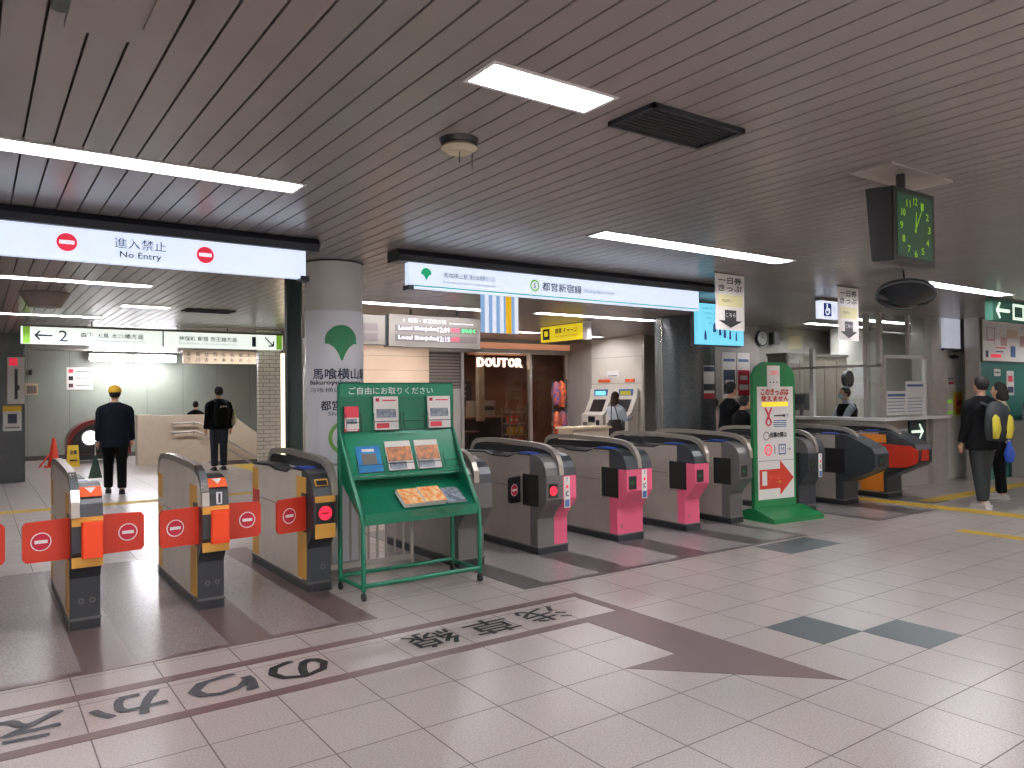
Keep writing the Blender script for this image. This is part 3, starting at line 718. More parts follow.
# convex mirror
t = thing('convex_mirror', 'large dark round convex mirror hanging tilted from the ceiling at right', 'mirror', (8.02, 4.15, 2.61))
b = MB()
n = 32; R_ = .285
for j in range(6):
    pass
vs = []; fs = []
ax = Vector((-.37, -.19, -.91)).normalized(); e1 = ax.cross(Vector((0, 0, 1))).normalized(); e2 = ax.cross(e1)
for j in range(7):
    rr = R_*j/6; hh = .10*(1-(j/6)**2)
    for i in range(n):
        a = 2*PI*i/n; vs.append(ax*hh + e1*rr*math.cos(a) + e2*rr*math.sin(a))
for j in range(6):
    for i in range(n): fs.append((j*n+i, j*n+(i+1) % n, (j+1)*n+(i+1) % n, (j+1)*n+i))
b.add(vs, fs, m['mirror'], True)
b.build('mirror_face', t)
b = MB(); b.tube([e1*R_*math.cos(2*PI*i/n)+e2*R_*math.sin(2*PI*i/n) for i in range(n+1)], .014, m['rim'], cap=False); b.build('rim', t)
b = MB(); b.add([-ax*.03+e1*R_*math.cos(2*PI*i/n)+e2*R_*math.sin(2*PI*i/n) for i in range(n)], [tuple(range(n))], m['black']); b.build('back', t)
MB().tube([-ax*.02, (-ax*.1), (.0, .02, .265)], .012, m['dark']).build('stem', t)

# ------------------------------------------------------------------ pillars
PX, PY, PR = 2.84, 6.98, .275
t = thing('round_pillar', 'round pale station pillar with ginkgo emblem and station name', 'pillar', (PX, PY, 0))
MB().cyl((0, 0, 0), PR, 2.41, m['pil'], seg=64).build('wrap', t)
MB().cyl((0, 0, 2.41), PR-.003, ZC-2.41, m['pilup'], seg=64).build('upper_shaft', t)
MB().cyl((0, 0, ZC-.012), PR+.012, .011, m['dark'], seg=64).build('top_ring', t)
th0 = math.atan2(-PY, -PX)          # direction from the pillar to the viewer
def cylmap(off, z, r=PR+.002):      # off: arc length to the right as seen by the viewer
    a = th0 + off/r; return (r*math.cos(a), r*math.sin(a), z)
def ctext(body, off, z, w, h, mat, bold=0, name='lettering'):
    v, f = text_geo(body); b = MB()
    for i, (dx, dy) in enumerate(((0, 0),) if not bold else ((-bold, -bold), (bold, -bold), (bold, bold), (-bold, bold))): b.add([cylmap(off+a*w+dx*h, z+c*h+dy*h, PR+.002+i*.0004) for a, c in v], f, mat)
    b.build(name, t)
b = MB(); ginkgo(b, (.07, 2.10), .16, m['leaf'], lambda a, c: cylmap(a, c, PR+.003)); b.build('ginkgo_emblem', t)
ctext('馬喰横山駅', .085, 1.815, .60, .1, m['ink'], .02)
ctext('Bakuroyokoyama Sta.', .085, 1.73, .68, .05, m['ink'], .03)
ctext('马喰横山站', -.05, 1.665, .40, .042, m['ink'])
ctext('都営新宿線', .12, 1.52, .50, .09, m['ink'], .02)
ctext('Shinjuku Line', .15, 1.44, .42, .045, m['ink'])
b = MB()
sg = 40; vs = [cylmap(.10+.16*math.cos(2*PI*i/sg), 1.22+.16*math.sin(2*PI*i/sg)) for i in range(sg)] + [cylmap(.10+.125*math.cos(2*PI*i/sg), 1.22+.125*math.sin(2*PI*i/sg)) for i in range(sg)]
b.add(vs, [(i, (i+1) % sg, sg+(i+1) % sg, sg+i) for i in range(sg)], m['emblemg']); b.build('line_emblem', t)
ctext('09', .09, 1.18, .14, .11, m['inkk'], .02); ctext('S', .10, 1.29, .05, .06, m['inkk'], .02)

t = thing('green_post', 'dark green upright post just left of the round pillar', 'post', (2.65, 7.75, 0))
box(0, .16, 0, .12, 0, ZC-.005, m['post'], bev=.02).build('shaft', t)
box(-.02, .18, -.02, .14, 0, .05, m['dark']).build('foot', t)
t = thing('granite_pillar', 'dark grey granite column behind the pink gates with a poster on it', 'pillar', (9.9, 8.9, 0))
MB().cyl((0, 0, 0), .5, ZC-.003, m['granite'], seg=64).build('shaft', t)
b = MB()
for k in (PI*.97,): b.tube([(.505*math.cos(k), .505*math.sin(k), 0.01), (.505*math.cos(k), .505*math.sin(k), ZC-.01)], .012, m['chrome'])
b.build('steel_strip', t)
MB().cyl((0, 0, 0), .51, .1, m['dark'], seg=64).build('base_ring', t)
def wrapposter(name, label, ang0, z0, z1, arc, cols, center, R_):
    b = MB(); n = 10
    for (za, zb, mt, dr) in cols:
        vs = []
        for i in range(n+1):
            a = ang0+arc*i/n
            for zz in (z0+(z1-z0)*za, z0+(z1-z0)*zb): vs.append((center[0]+(R_+dr)*math.cos(a), center[1]+(R_+dr)*math.sin(a), zz))
        b.add(vs, [(2*i, 2*i+2, 2*i+3, 2*i+1) for i in range(n)], mt)
    o = b.build(name); tag(o, label, 'poster'); return o
wrapposter('poster', 'blue topped and red bottomed poster on the dark granite column', math.radians(258), 1.50, 2.05, .62, [(0, 1, m['paper'], .004), (.82, .97, m['ink'], .006), (0, .17, m['deepred'], .006), (.25, .45, m['dark'], .006)], (9.9, 8.9), .5)

t = thing('square_granite_column', 'dark granite square column at the far left edge', 'pillar', (.0, 17.57, 0))
box(-.6, .82, 0, .9, 0, ZC-.003, m['granite'], bev=.03).build('shaft', t)
# light box beside pier
t = thing('light_box', 'tall narrow glowing light box left of the dark green post', 'light box', (4.92, 14.75, .45))
box(0, .26, 0, .12, 0, 2.0, m['fanlit']).build('panel', t)
box(-.01, .27, -.01, .13, -.45, 0, m['greyw']).build('plinth', t)
box(-.01, .3, -.02, .14, 2.0, 2.42, m['locker']).build('top_housing', t)

# ------------------------------------------------------------------ ticket gates
FP = [(.12, .08), (0, .08), (0, .36), (-.03, .41), (-.12, .51), (-.15, .56), (-.15, .80), (-.135, .87), (-.10, .93), (-.04, .975), (.04, .995), (.12, 1.0)]
def clipz(poly, lo, hi):
    # clip a (y,z) polygon to lo<=z<=hi
    def cut(P, keep, zc):
        out = []
        for i in range(len(P)):
            a, b = P[i], P[(i+1) % len(P)]
            if keep(a): out.append(a)
            if keep(a) != keep(b):
                s = (zc-a[1])/(b[1]-a[1]); out.append((a[0]+(b[0]-a[0])*s, zc))
        return out
    P = cut(poly, lambda p: p[1] >= lo-1e-9, lo); P = cut(P, lambda p: p[1] <= hi+1e-9, hi)
    return P
def outward(poly, d):  # push the front outward a little for bands
    return [(y-d, z) for y, z in poly]

def flap(t, x, y, sgn, mat, ang=0., disc=True, L=.28, z0=.51, z1=.79):
    b = MB()
    P = [(0, z0), (L-.02, z0+.005), (L, z0+.03), (L, z1-.03), (L-.02, z1-.005), (0, z1)]
    if sgn < 0: P = [(-a, c) for a, c in P][::-1]
    b.prism(P, -.015, .015, mat, 'Y')
    ca, sa = math.cos(ang*sgn), math.sin(ang*sgn)
    fn = lambda a, bb, c: (x+a*ca-bb*sa, y+a*sa+bb*ca, c)
    b.map(fn); f = b.build('flap', t)
    if disc:
        b = MB(); cx = sgn*L*.62; cz = (z0+z1)/2
        b.disc((cx, -.0165, cz), .062, m['white']); b.disc((cx, -.0175, cz), .055, m['deepred']); b.box(cx-.038, cx+.038, -.0195, -.018, cz-.011, cz+.011, m['white'])
        b.map(fn); b.build('no_entry_disc', f)
    return f

def gate(X, w, label, group, side='steel2', parts=(), yellow=False, L=1.5, ind=None, flapL=None, flapR=None, nose=None, Y=6.08):
    """parts: list of (x0, x1, kind) kind in low / tall / arch / round ; front colour given per part"""
    t = thing('ticket_gate', label, 'ticket gate', (X, Y, 0), group=group)
    b = MB(); b.box(.0, w, -.01, L+.01, 0, .07, m['dark']); b.box(-.006, w+.006, -.016, L+.016, .07, .085, m['gfront']); b.build('base', t)
    for (a, c, kind, up, lo) in parts:
        b = MB()
        if kind == 'low':
            P = [(.12, .085), (L, .085), (L, .88), (L-.06, .95), (.95, .97), (.8, .945), (.5, .945), (.38, .985), (.12, .985)]
            b.prism(P, a, c, m[side], 'X'); b.build('side_body', t)
            b = MB(); b.prism([(L-.02, .955), (.95, .972), (.8, .947), (.5, .947), (.38, .987), (.1, .987), (.1, 1.0), (.36, 1.0), (.5, .965), (.8, .965), (.95, .99), (L-.06, .975)], a-.004, c, m['dark'], 'X'); b.build('top_trim', t)
            b = MB(); b.box(a+.02, c-.02, .14, .34, 1.0, 1.012, m['blue']); b.box(a+.03, c-.03, .36, .44, .975, .995, m['white']); b.build('card_reader', t)
            top = 1.0
        elif kind == 'lowR':
            P = [(.12, .085), (L, .085), (L, .88), (L-.06, .96), (.12, .985)]
            b.prism(P, a, c, m[side], 'X'); b.build('side_body', t)
            b = MB(); b.box(a+.015, c-.015, .25, .55, .975, .995, m['white']); b.box(a+.03, c-.04, .3, .4, .995, 1.002, m['blue']); b.box(a+.02, c-.02, .7, 1.2, .965, .985, m['dark']); b.build('card_reader', t)
        elif kind in ('tall', 'arch', 'round'):
            if kind == 'tall': P = [(.02, .085), (L, .085), (L, .93), (L-.03, 1.0), (L-.1, 1.06), (L-.2, 1.08), (.15, 1.075), (.02, 1.05)]
            elif kind == 'arch': P = [(.12, .085), (L, .085), (L, .93), (L-.06, .97), (.12, .985)]
            else: P = [(.12, .085), (L, .085), (L, .9), (L-.05, .97), (.12, 1.02)]
            b.prism(P, a, c, m[side], 'X'); b.build('side_body', t)
        # rail
        if kind in ('tall', 'arch'):
            rp = [(L+.01, .90), (L-.005, .98), (L-.05, 1.06), (L-.13, 1.10), (L-.3, 1.115), (.9, 1.12), (.25, 1.10), (.08, 1.085), (-.03, 1.05), (-.11, .98), (-.15, .90), (-.16, .80)]
            if kind == 'tall': rp = [(y, z-.0) for y, z in rp]
            b = MB(); vs = []; mid = (a+c)/2; hw = max(.026, (c-a)/2+.002)
            n = len(rp)
            for i, (y, z) in enumerate(rp):
                y0, z0 = rp[max(i-1, 0)]; y1, z1 = rp[min(i+1, n-1)]
                ty, tz = y1-y0, z1-z0; q = math.hypot(ty, tz); ny, nz = tz/q, -ty/q
                if nz < 0 and i < n*.8 and abs(nz) > .3: ny, nz = -ny, -nz
                if i <= 1: ny, nz = 1, 0
                if i == n-1: ny, nz = -1, 0
                for dx, dd in ((-hw, -.034), (hw, -.034), (hw, .004), (-hw, .004)): vs.append((mid+dx, y+ny*dd*1.3, z+nz*dd*1.3))
            fs = [(i*4+k, i*4+(k+1) % 4, (i+1)*4+(k+1) % 4, (i+1)*4+k) for i in range(n-1) for k in range(4)]
            q_ = 4*7
            b.add(vs, fs[:q_], m['rail'], False); b.add(vs, fs[q_:], m['chrome'] if kind == 'tall' else m['rail'], False); b.add(vs, [(0, 1, 2, 3), (4*n-1, 4*n-2, 4*n-3, 4*n-4)], m['rail']); b.build('handrail', t)
            if kind == 'arch':
                b = MB(); b.prism([(L-.03, .96), (L-.06, 1.05), (.2, 1.065), (0, 1.03), (-.1, .93), (-.1, .8), (.12, .8), (.12, .96)], mid-.012, mid+.012, m['black'], 'X'); b.build('rail_web', t)
        # front cover
        if kind != 'tall':
            P = nose or FP
            if kind == 'lowR': P = [(y, z if z < .82 else z*1.02) for y, z in FP]
            b = MB()
            hi = clipz(P, .79, 1.2); lw = clipz(P, 0, .79)
            if len(hi) > 2: b.prism(hi, a, c, m[up], 'X')
            b.prism(lw, a, c, m[lo], 'X'); b.build('front_cover', t)
        else:
            b = MB(); b.prism(clipz(FP, .0, .79), a, c, m[lo], 'X'); b.prism([(0, .79), (-.15, .79), (-.145, .86), (-.11, .95), (-.04, 1.03), (0, 1.05)], a, c, m[side], 'X'); b.build('front_cover', t)
    return t

# --- left group with red flaps
def yellow_panels(t, x, L=1.5):
    for (y0, y1, z0, z1) in ((.02, .24, .73, .94), (.02, .22, .10, .56), (L-.2, L-.02, .72, .93), (L-.2, L-.02, .10, .64)):
        box(x-.004, x, y0, y1, z0, z1, m['yel']).build('yellow_panel', t)
    box(x-.003, x, .24, L-.22, .652, .656, m['dark']).build('panel_seam', t)
    box(x-.005, x, .0, .12, .49, .81, m['black']).build('flap_pocket', t)
lg = 'silver and yellow ticket gates with red flaps'
def left_gate(X, label, strip):
    w = .19
    t = gate(X, w, label, lg, parts=((0, .045, 'tall', 'gdark', 'gdark'), (.045, w, 'lowR', 'gdark', 'gdark')))
    yellow_panels(t, 0)
    y = -.151
    box(.0, w, y-.003, y+.01, .46, .53, m['yel']).build('yellow_band', t); box(.0, w, y-.003, y+.01, .74, .80, m['yel']).build('yellow_band', t)
    box(.055, w-.005, y-.05, y, .525, .77, m['orange'], bev=.01).build('orange_cover', t)
    b = MB(); b.quad([(.05, -.128, .935), (w-.003, -.128, .935), (w-.003, -.060, .998), (.05, -.060, .998)], m['labor'])
    b.add([(.085, -.069, .993), (.155, -.069, .993), (.12, -.108, .957)], [(0, 2, 1)], m['white'])
    b.build('orange_label', t)
    if strip: 
        b = box(.1, .14, -.1555, -.140, .81, .90, m['white']); b.box(.112, .128, -.157, -.155, .82, .89, m['inkk']); b.build('number_label', t)
    for q in (.07, .14): MB().ring((q, -.002, .2), .01, .02, m['casing']).build('emblem', t)
    flap(t, 0, -.03, -1, m['red'], ang=-.12); flap(t, w, .0, 1, m['red'], ang=0)
    return t
left_gate(-.3, 'silver ticket gate mostly cut off by the left edge with only its red flap showing', False)
left_gate(.54, 'leftmost fully shown silver and yellow ticket gate with orange cover and plain dark front', False)
left_gate(1.38, 'silver and yellow ticket gate with orange cover and small white number label, second from left', True)
# gate 3
w = .2
t = gate(2.23, w, 'silver and yellow ticket gate with a lit red light beside the green leaflet rack', lg,
         parts=((0, .15, 'low', 'gdark', 'gdark'), (.15, w, 'arch', 'gdark', 'gdark')))
yellow_panels(t, 0)
box(-.006, 0, 1.27, 1.46, .48, .72, m['red']).build('red_panel', t)
for z0, z1 in ((.46, .575), (.75, .80)): box(.01, .18, -.156, -.148, z0, z1, m['yel']).build('yellow_band', t)
b = box(.02, .17, -.155, -.15, .58, .745, m['black']); b.disc((.095, -.157, .662), .055, m['redlit']); b.box(.065, .125, -.160, -.158, .655, .669, m['black']); b.build('indicator', t)
b = MB(); b.quad([(.02, -.137, .88), (.13, -.137, .88), (.13, -.107, .935), (.02, -.107, .935)], m['yel']); b.quad([(.03, -.140, .888), (.12, -.140, .888), (.12, -.115, .925), (.03, -.115, .925)], m['black']); b.build('display', t)
b = MB(); b.ring((.13, -.003, .2), .012, .022, m['casing']); b.build('emblem', t)
flap(t, -.0, .03, -1, m['red'], ang=-.3)
# hidden gate p0 behind the rack
pg = 'grey ticket gates in the middle row'
rg = 'bronze silver ticket gates with pink fronts'
t = gate(3.67, .28, 'plain grey ticket gate right behind the green leaflet rack', pg, side='steel3', parts=((0, .08, 'round', 'gfront', 'gfront'), (.08, .13, 'arch', 'gfront', 'gfront'), (.13, .28, 'round', 'gdark', 'gfront')))
flap(t, .28, .12, 1, m['black'], ang=.15, L=.17, z0=.5, z1=.77)
def mid_gate(X, wL, wR, label, up, lo, upR, loR, indm, labelstrip, group=rg, fl=False):
    w = wL+.05+wR
    parts = [(0, wL, 'low', up, lo), (wL, wL+.05, 'arch', up, lo)]
    if wR: parts.append((wL+.05, w, 'round', upR, loR))
    t = gate(X, w, label, group, side='steel3', parts=parts)
    box(-.005, 0, -.02, .24, .48, .80, m['black']).build('flap_pocket', t)
    box(-.008, 0, .24, .26, .46, .82, m['steel']).build('hinge', t)
    for zz in (.655,): box(-.003, 0, .28, 1.45, zz, zz+.004, m['dark']).build('panel_seam', t)
    b = box(.03, .03+.11, -.156, -.15, .58, .72, m['black']); c = .085
    if indm == 'redlit':
        b.disc((c, -.158, .65), .045, m['redlit']); b.box(c-.026, c+.026, -.161, -.159, .644, .656, m['deepred'])
    else:
        b.text('←', (c, -.158, .65), .06, .05, m['grnlit'], bold=.05)
    b.build('indicator', t)
    if labelstrip:
        b = box(wL+.06, wL+.135, -.157, -.151, .47, .78, m['paper'])
        b.text('T', (wL+.097, -.159, .75), .02, .03, m['ink'], bold=.03); b.disc((wL+.097, -.159, .68), .016, m['signred']); b.text('IC', (wL+.097, -.159, .61), .035, .05, m['ink'], bold=.03); b.box(wL+.07, wL+.125, -.159, -.158, .48, .55, m['inkb'])
        b.build('ic_label', t)
    if fl: flap(t, 0, .30, -1, m['black'], ang=-.35, L=.19, z0=.50, z1=.77)
    b = MB(); b.ring((.06, -.003, .17), .01, .018, m['casing']); b.build('emblem', t)
    return t
mid_gate(4.59, .16, .17, 'first pink-sided ticket gate with a lit red no entry light right of the rack', 'gfront', 'gfront', 'gdark', 'pink', 'redlit', True, fl=True)
mid_gate(5.67, .16, .17, 'pink fronted ticket gate with white label strip, the middle one of the three pink gates', 'gdark', 'pink', 'gdark', 'pink', 'g', True)
mid_gate(6.74, .19, 0, 'narrow pink fronted ticket gate without label strip, the rightmost pink gate', 'gdark', 'pink', 'gdark', 'pink', 'g', False)
mid_gate(7.53, .19, 0, 'narrow plain grey ticket gate directly left of the green notice board', 'gfront', 'gfront', 'gdark', 'gfront', 'g', False, group=pg)
mid_gate(8.93, .16, .17, 'dark grey ticket gate behind the right edge of the green notice board', 'gfront', 'gdark', 'gdark', 'gdark', 'g', True, group=pg)
# wide gates with projecting noses
NOSE = [(.12, .08), (0, .08), (0, .32), (-.40, .50), (-.46, .56), (-.46, .74), (-.42, .82), (-.26, .90), (-.05, .99), (.12, 1.0)]
t = gate(9.98, .36, 'wide dark ticket gate with a projecting rounded nose, left of the orange one', 'wide ticket gates with projecting noses', side='steel3',
         parts=((0, .15, 'low', 'gdark', 'gdark'), (.15, .21, 'arch', 'gdark', 'gdark'), (.21, .36, 'round', 'gdark', 'gdark')), nose=NOSE)
box(-.006, 0, -.02, .4, .45, .8, m['black']).build('flap_pocket', t)
b = box(.1, .24, -.466, -.46, .57, .72, m['black']); b.text('←', (.17, -.468, .65), .07, .06, m['grnlit'], bold=.05); b.build('indicator', t)
MB().tube([(.362, 0, .31), (.362, -.40, .49)], .008, m['yel']).build('yellow_edge', t)
t = gate(11.12, .42, 'wide ticket gate with a red capsule nose and orange panels near the office', 'wide ticket gates with projecting noses', side='steel3',
         parts=((0, .15, 'low', 'gdark', 'gdark'), (.15, .21, 'arch', 'gdark', 'gdark'), (.21, .42, 'round', 'gdark', 'gdark')), nose=NOSE)
b = MB(); b.prism([(.3, .44), (-.3, .48), (-.47, .56), (-.48, .74), (-.36, .80), (.3, .82)], -.02, .0, m['capr'], 'X'); b.build('red_panel', t)
box(-.012, 0, .0, .5, .83, .95, m['oran_g']).build('orange_panel', t); box(-.012, 0, .05, .4, .1, .42, m['oran_g']).build('orange_panel', t)
box(.1, .3, -.475, -.46, .58, .74, m['capr']).build('red_indicator', t)

# ------------------------------------------------------------------ fence between gate 3 and the next gate
t = thing('railing', 'stainless steel barred railing behind the green leaflet rack', 'railing', (2.5, 6.45, 0))
b = MB(); b.tube([(0, 0, 0), (0, 0, 1.0), (.88, 0, 1.0), (.88, 0, 0)], .022, m['steel']); b.build('frame', t)
box(0, .88, -.03, .03, .07, .12, m['steel']).build('bottom_rail', t)
for k in range(9): 
    x = .09+k*.0875; MB().tube([(x, 0, .12), (x, 0, .99)], .011, m['steel'], 8).build('bar', t)

# ------------------------------------------------------------------ green leaflet rack
RX, RY = 2.49, 5.56
t = thing('leaflet_rack', 'green metal leaflet rack on castors in front of the round pillar', 'leaflet rack', (RX, RY, 0))
W, D = 1.08, .46
rt = .02
# side frames: rear posts up to the top, sloping front tube from mid-back to the tray front, front legs
for x in (0, W):
    MB().tube([(x, D, .075), (x, D, 1.70)], rt, m['green']).build('rear_post', t)
    MB().tube([(x, D-.02, 1.30), (x, .24, .96), (x, .04, .68), (x, 0, .60), (x, 0, .075)], rt, m['green']).build('front_tube', t)
    MB().tube([(x, D, .1), (x, 0, .1)], rt*.9, m['green']).build('side_rail', t)
MB().tube([(0, 0, .115), (W, 0, .115)], rt, m['green']).build('front_rail', t)
MB().tube([(0, D, .115), (W, D, .115)], rt*.9, m['green']).build('rear_rail', t)
MB().tube([(0, D, 1.70), (W, D, 1.70)], rt, m['green']).build('top_rail', t)
# header panel with lettering
b = MB(); b.box(0, W, D-.02, D+.005, 1.24, 1.71, m['green']); b.build('back_panel', t)
b = MB(); b.box(.0, W, D-.03, D-.02, 1.60, 1.71, m['green2']); b.build('header', t)
b = MB(); b.text('ご自由にお取りください', (.47, D-.034, 1.65), .80, .062, m['pil'], bold=.006); b.build('lettering', t)
# lower leaning panel and tray
b = MB(); b.add([(.02, D-.03, 1.30), (W-.02, D-.03, 1.30), (W-.02, .29, .94), (.02, .29, .94), (.02, D-.02, 1.30), (W-.02, D-.02, 1.30), (W-.02, .30, .94), (.02, .30, .94)],
    [(0, 1, 2, 3), (7, 6, 5, 4), (0, 4, 5, 1), (3, 2, 6, 7)], m['green2']); b.build('lower_panel', t)
MB().tube([(.0, .27, .925), (W, .27, .925)], .012, m['green']).build('cross_rail', t)
b = MB(); b.prism([(.42, .87), (.42, .90), (.012, .66), (.012, .585)], .01, W-.01, m['green'], 'X'); b.build('tray', t)
for x in (.0, W-.006):
    b = MB(); b.prism([(D-.02, .90), (D-.02, 1.27), (.24, .96), (.04, .69), (.012, .6)][::-1], x, x+.006, m['green'], 'X'); b.build('side_panel', t)
b = MB(); b.box(.015, W-.015, .0, .012, .585, .67, m['green']); b.build('tray_lip', t)
b = MB(); b.add([(.42, -.02, .62), (.88, -.02, .62), (.93, -.03, .68), (.40, -.03, .68)], [(0, 1, 2, 3)], m['clear']); b.build('clear_flap', t)
for i, (x, y) in enumerate(((0, 0), (W, 0), (0, D), (W, D))):
    c = MB().tube([(x, y, .05), (x, y, .09)], .01, m['dark']).build('castor', t)
    MB().cyl((x-.011, y, .031), .031, .022, m['rubber'], 'X', 18).build('wheel', c)
# wire holders
def holder(x0, x1, y, z0, z1, sl=0.):
    b = MB()
    f = lambda z: y - (z1-z)*sl
    b.tube([(x0, f(z1), z1), (x0, f(z0)-.02, z0), (x1, f(z0)-.02, z0), (x1, f(z1), z1)], .0035, m['dark'], 6)
    b.tube([(x0, f((z0+z1)/2)-.02, (z0+z1)/2), (x1, f((z0+z1)/2)-.02, (z0+z1)/2)], .0035, m['dark'], 6)
    b.build('wire_holder', t)
for x0, x1 in ((.03, .16), (.28, .53), (.56, .76), (.80, 1.05)): holder(x0, x1, D-.065, 1.315, 1.46)
for x0, x1 in ((.09, .32), (.36, .61), (.65, .88), (.91, 1.06)): holder(x0, x1, .325, .97, 1.10, .3)
# leaflets (each its own thing)
def leaflet(x0, x1, z0, z1, y, base, bands, label, tilt=0., th=.012, group='leaflets on the green rack'):
    b = MB(); Wd = x1-x0; Hh = z1-z0
    b.box(0, Wd, -th, 0, 0, Hh, base)
    for i, (a, c, d, e, mt) in enumerate(bands): b.box(a*Wd, c*Wd, -th-.001-.0006*i, -th, d*Hh, e*Hh, mt)
    o = b.build('leaflet', loc=(RX+x0, RY+y, z0)); o.rotation_euler = (tilt, 0, 0)
    return tag(o, label, 'leaflet', group)
up = [(.1, .9, .36, .62, m['photo2']), (.1, .6, .05, .2, m['redleaf']), (.08, .22, .85, .95, m['deepred']), (.35, .9, .86, .9, m['redleaf'])]
leaflet(.025, .15, 1.31, 1.52, D-.045, m['redleaf'], [(.0, 1, .1, .55, m['paper']), (.15, .85, .3, .5, m['photo2']), (.1, .9, .02, .08, m['paper'])], 'narrow red and white leaflet at the left of the top row', -.05)
leaflet(.29, .52, 1.315, 1.60, D-.045, m['paper'], up, 'white leaflet with city photo in the middle of the top row', -.05)
leaflet(.81, 1.04, 1.315, 1.60, D-.045, m['paper'], up, 'white leaflet with city photo at the right of the top row', -.05)
lowp = [(.02, .98, .3, .8, m['photo1']), (.05, .7, .03, .28, m['photo2']), (.1, .9, .84, .97, m['paper'])]
leaflet(.10, .32, .97, 1.20, .30, m['blueleaf'], [(.2, .8, .3, .7, m['casing']), (.25, .75, .78, .88, m['paper'])], 'blue leaflet at the left of the second row', -.42)
leaflet(.37, .61, .97, 1.23, .30, m['paper'], lowp, 'orange photo booklet in the middle of the second row', -.42, .02)
leaflet(.65, .88, .97, 1.23, .30, m['paper'], lowp, 'orange photo booklet at the right of the second row', -.42, .02)
def stack(x0, x1, mt, lab, n):
    b = MB()
    for k in range(n):
        dx = random.uniform(-.006, .006); b.box(x0+dx, x1+dx, 0, .2, k*.006, k*.006+.005, m['paper'])
    b.box(x0, x1, 0, .2, n*.006, n*.006+.002, mt)
    o = b.build('leaflet_stack', loc=(RX, RY+.035, .69)); o.rotation_euler = (math.radians(31), 0, 0); tag(o, lab, 'leaflet')
stack(.38, .56, m['photo3'], 'left pile of orange and white leaflets lying in the green tray', 6)
stack(.57, .77, m['photo3'], 'right pile of orange and white leaflets lying in the green tray', 7)
stack(.79, .97, m['photo2'], 'thin pale grey leaflet beside the orange piles in the green tray', 2)

# ------------------------------------------------------------------ green notice board
t = board_ = thing('notice_board_stand', 'green standing notice board with a big red arrow in front of the gates', 'notice board', (7.98, 6.06, 0), rot=-.12)
Wb = .70
P = [(0, .12), (Wb, .12), (Wb, 1.62), (Wb-.06, 1.72), (Wb-.18, 1.78), (.18, 1.78), (.06, 1.72), (0, 1.62)]
MB().prism(P, 0, .05, m['bgreen'], 'Y').build('board', t)
MB().prism([(-.34, .0), (.36, .0), (.36, .04), (.06, .13), (-.03, .13), (-.34, .05)], -.03, Wb+.10, m['bgreen'], 'X').build('foot', t)
b = MB()
b.box(.06, Wb-.04, -.006, 0, .22, 1.50, m['paper']); b.build('poster_sheet', t)
b = MB(); b.box(.23, .44, -.006, 0, 1.5, 1.74, m['paper']); b.text('ご案内', (.335, -.008, 1.66), .14, .05, m['signred']); b.text('...', (.335, -.008, 1.55), .14, .015, m['inkk']); b.build('top_sheet', t)
MB().text('このきっぷは', (.35, -.009, 1.44), .46, .07, m['red'], bold=.04).build('lettering', t); MB().text('使えません', (.35, -.009, 1.365), .46, .06, m['red'], bold=.04).build('lettering', t); box(.13, .57, -.0075, -.0065, 1.275, 1.325, m['ysign']).build('yellow_band', t)
b = MB()
for sg_ in (1, -1):
    b.add([(.24-.06, -.009, 1.17-.08*sg_), (.24-.04, -.009, 1.17-.1*sg_), (.24+.06, -.009, 1.17+.08*sg_), (.24+.04, -.009, 1.17+.1*sg_)], [(0, 1, 2, 3) if sg_ > 0 else (3, 2, 1, 0)], m['redleaf'])
b.ring((.24, -.009, 1.1), .03, .05, m['redleaf']); b.box(.33, .50, -.0095, -.0085, 1.16, 1.175, m['inkk']); b.disc((.5, -.009, 1.167), .018, m['inkk']); b.text('1枚', (.55, -.009, 1.17), .05, .05, m['inkb'])
for k in range(4): b.box(.32, .54, -.009, -.0085, 1.04+k*.022, 1.05+k*.022, m['inkb'])
b.build('diagram', t)
b = MB(); b.text('出場の際は', (.40, -.009, .95), .28, .06, m['inkk'], bold=.03); b.ring((.2, -.009, .94), .04, .05, m['casing']); b.ring((.23, -.009, .78), .05, .065, m['signred']); b.box(.4, .52, -.0095, -.009, .72, .84, m['inkb']); b.box(.415, .505, -.0105, -.0095, .735, .825, m['paper']); b.text('→', (.58, -.009, .78), .06, .04, m['inkk'])
b.text('H', (.23, -.011, .78), .05, .06, m['signred']); b.text('M', (.46, -.012, .78), .05, .06, m['inkb']); b.box(.33, .34, -.0095, -.009, .73, .83, m['inkk'])
b.build('diagram', t)
b = MB(); b.add([(.08, -.009, .34), (.42, -.009, .34), (.42, -.009, .26), (.65, -.009, .45), (.42, -.009, .66), (.42, -.009, .56), (.08, -.009, .56)], [tuple(range(7))], m['red']); b.box(.12, .20, -.011, -.010, .38, .54, m['paper']); b.text('のりば', (.33, -.011, .47), .18, .05, m['labor']); b.text('→', (.4, -.011, .41), .08, .04, m['bagy']); b.build('red_arrow', t)
box(.06, Wb-.04, -.009, -.006, .655, .66, m['casing']).build('sheet_edge', t)

board_.scale = (1.06, 1, 1.115)

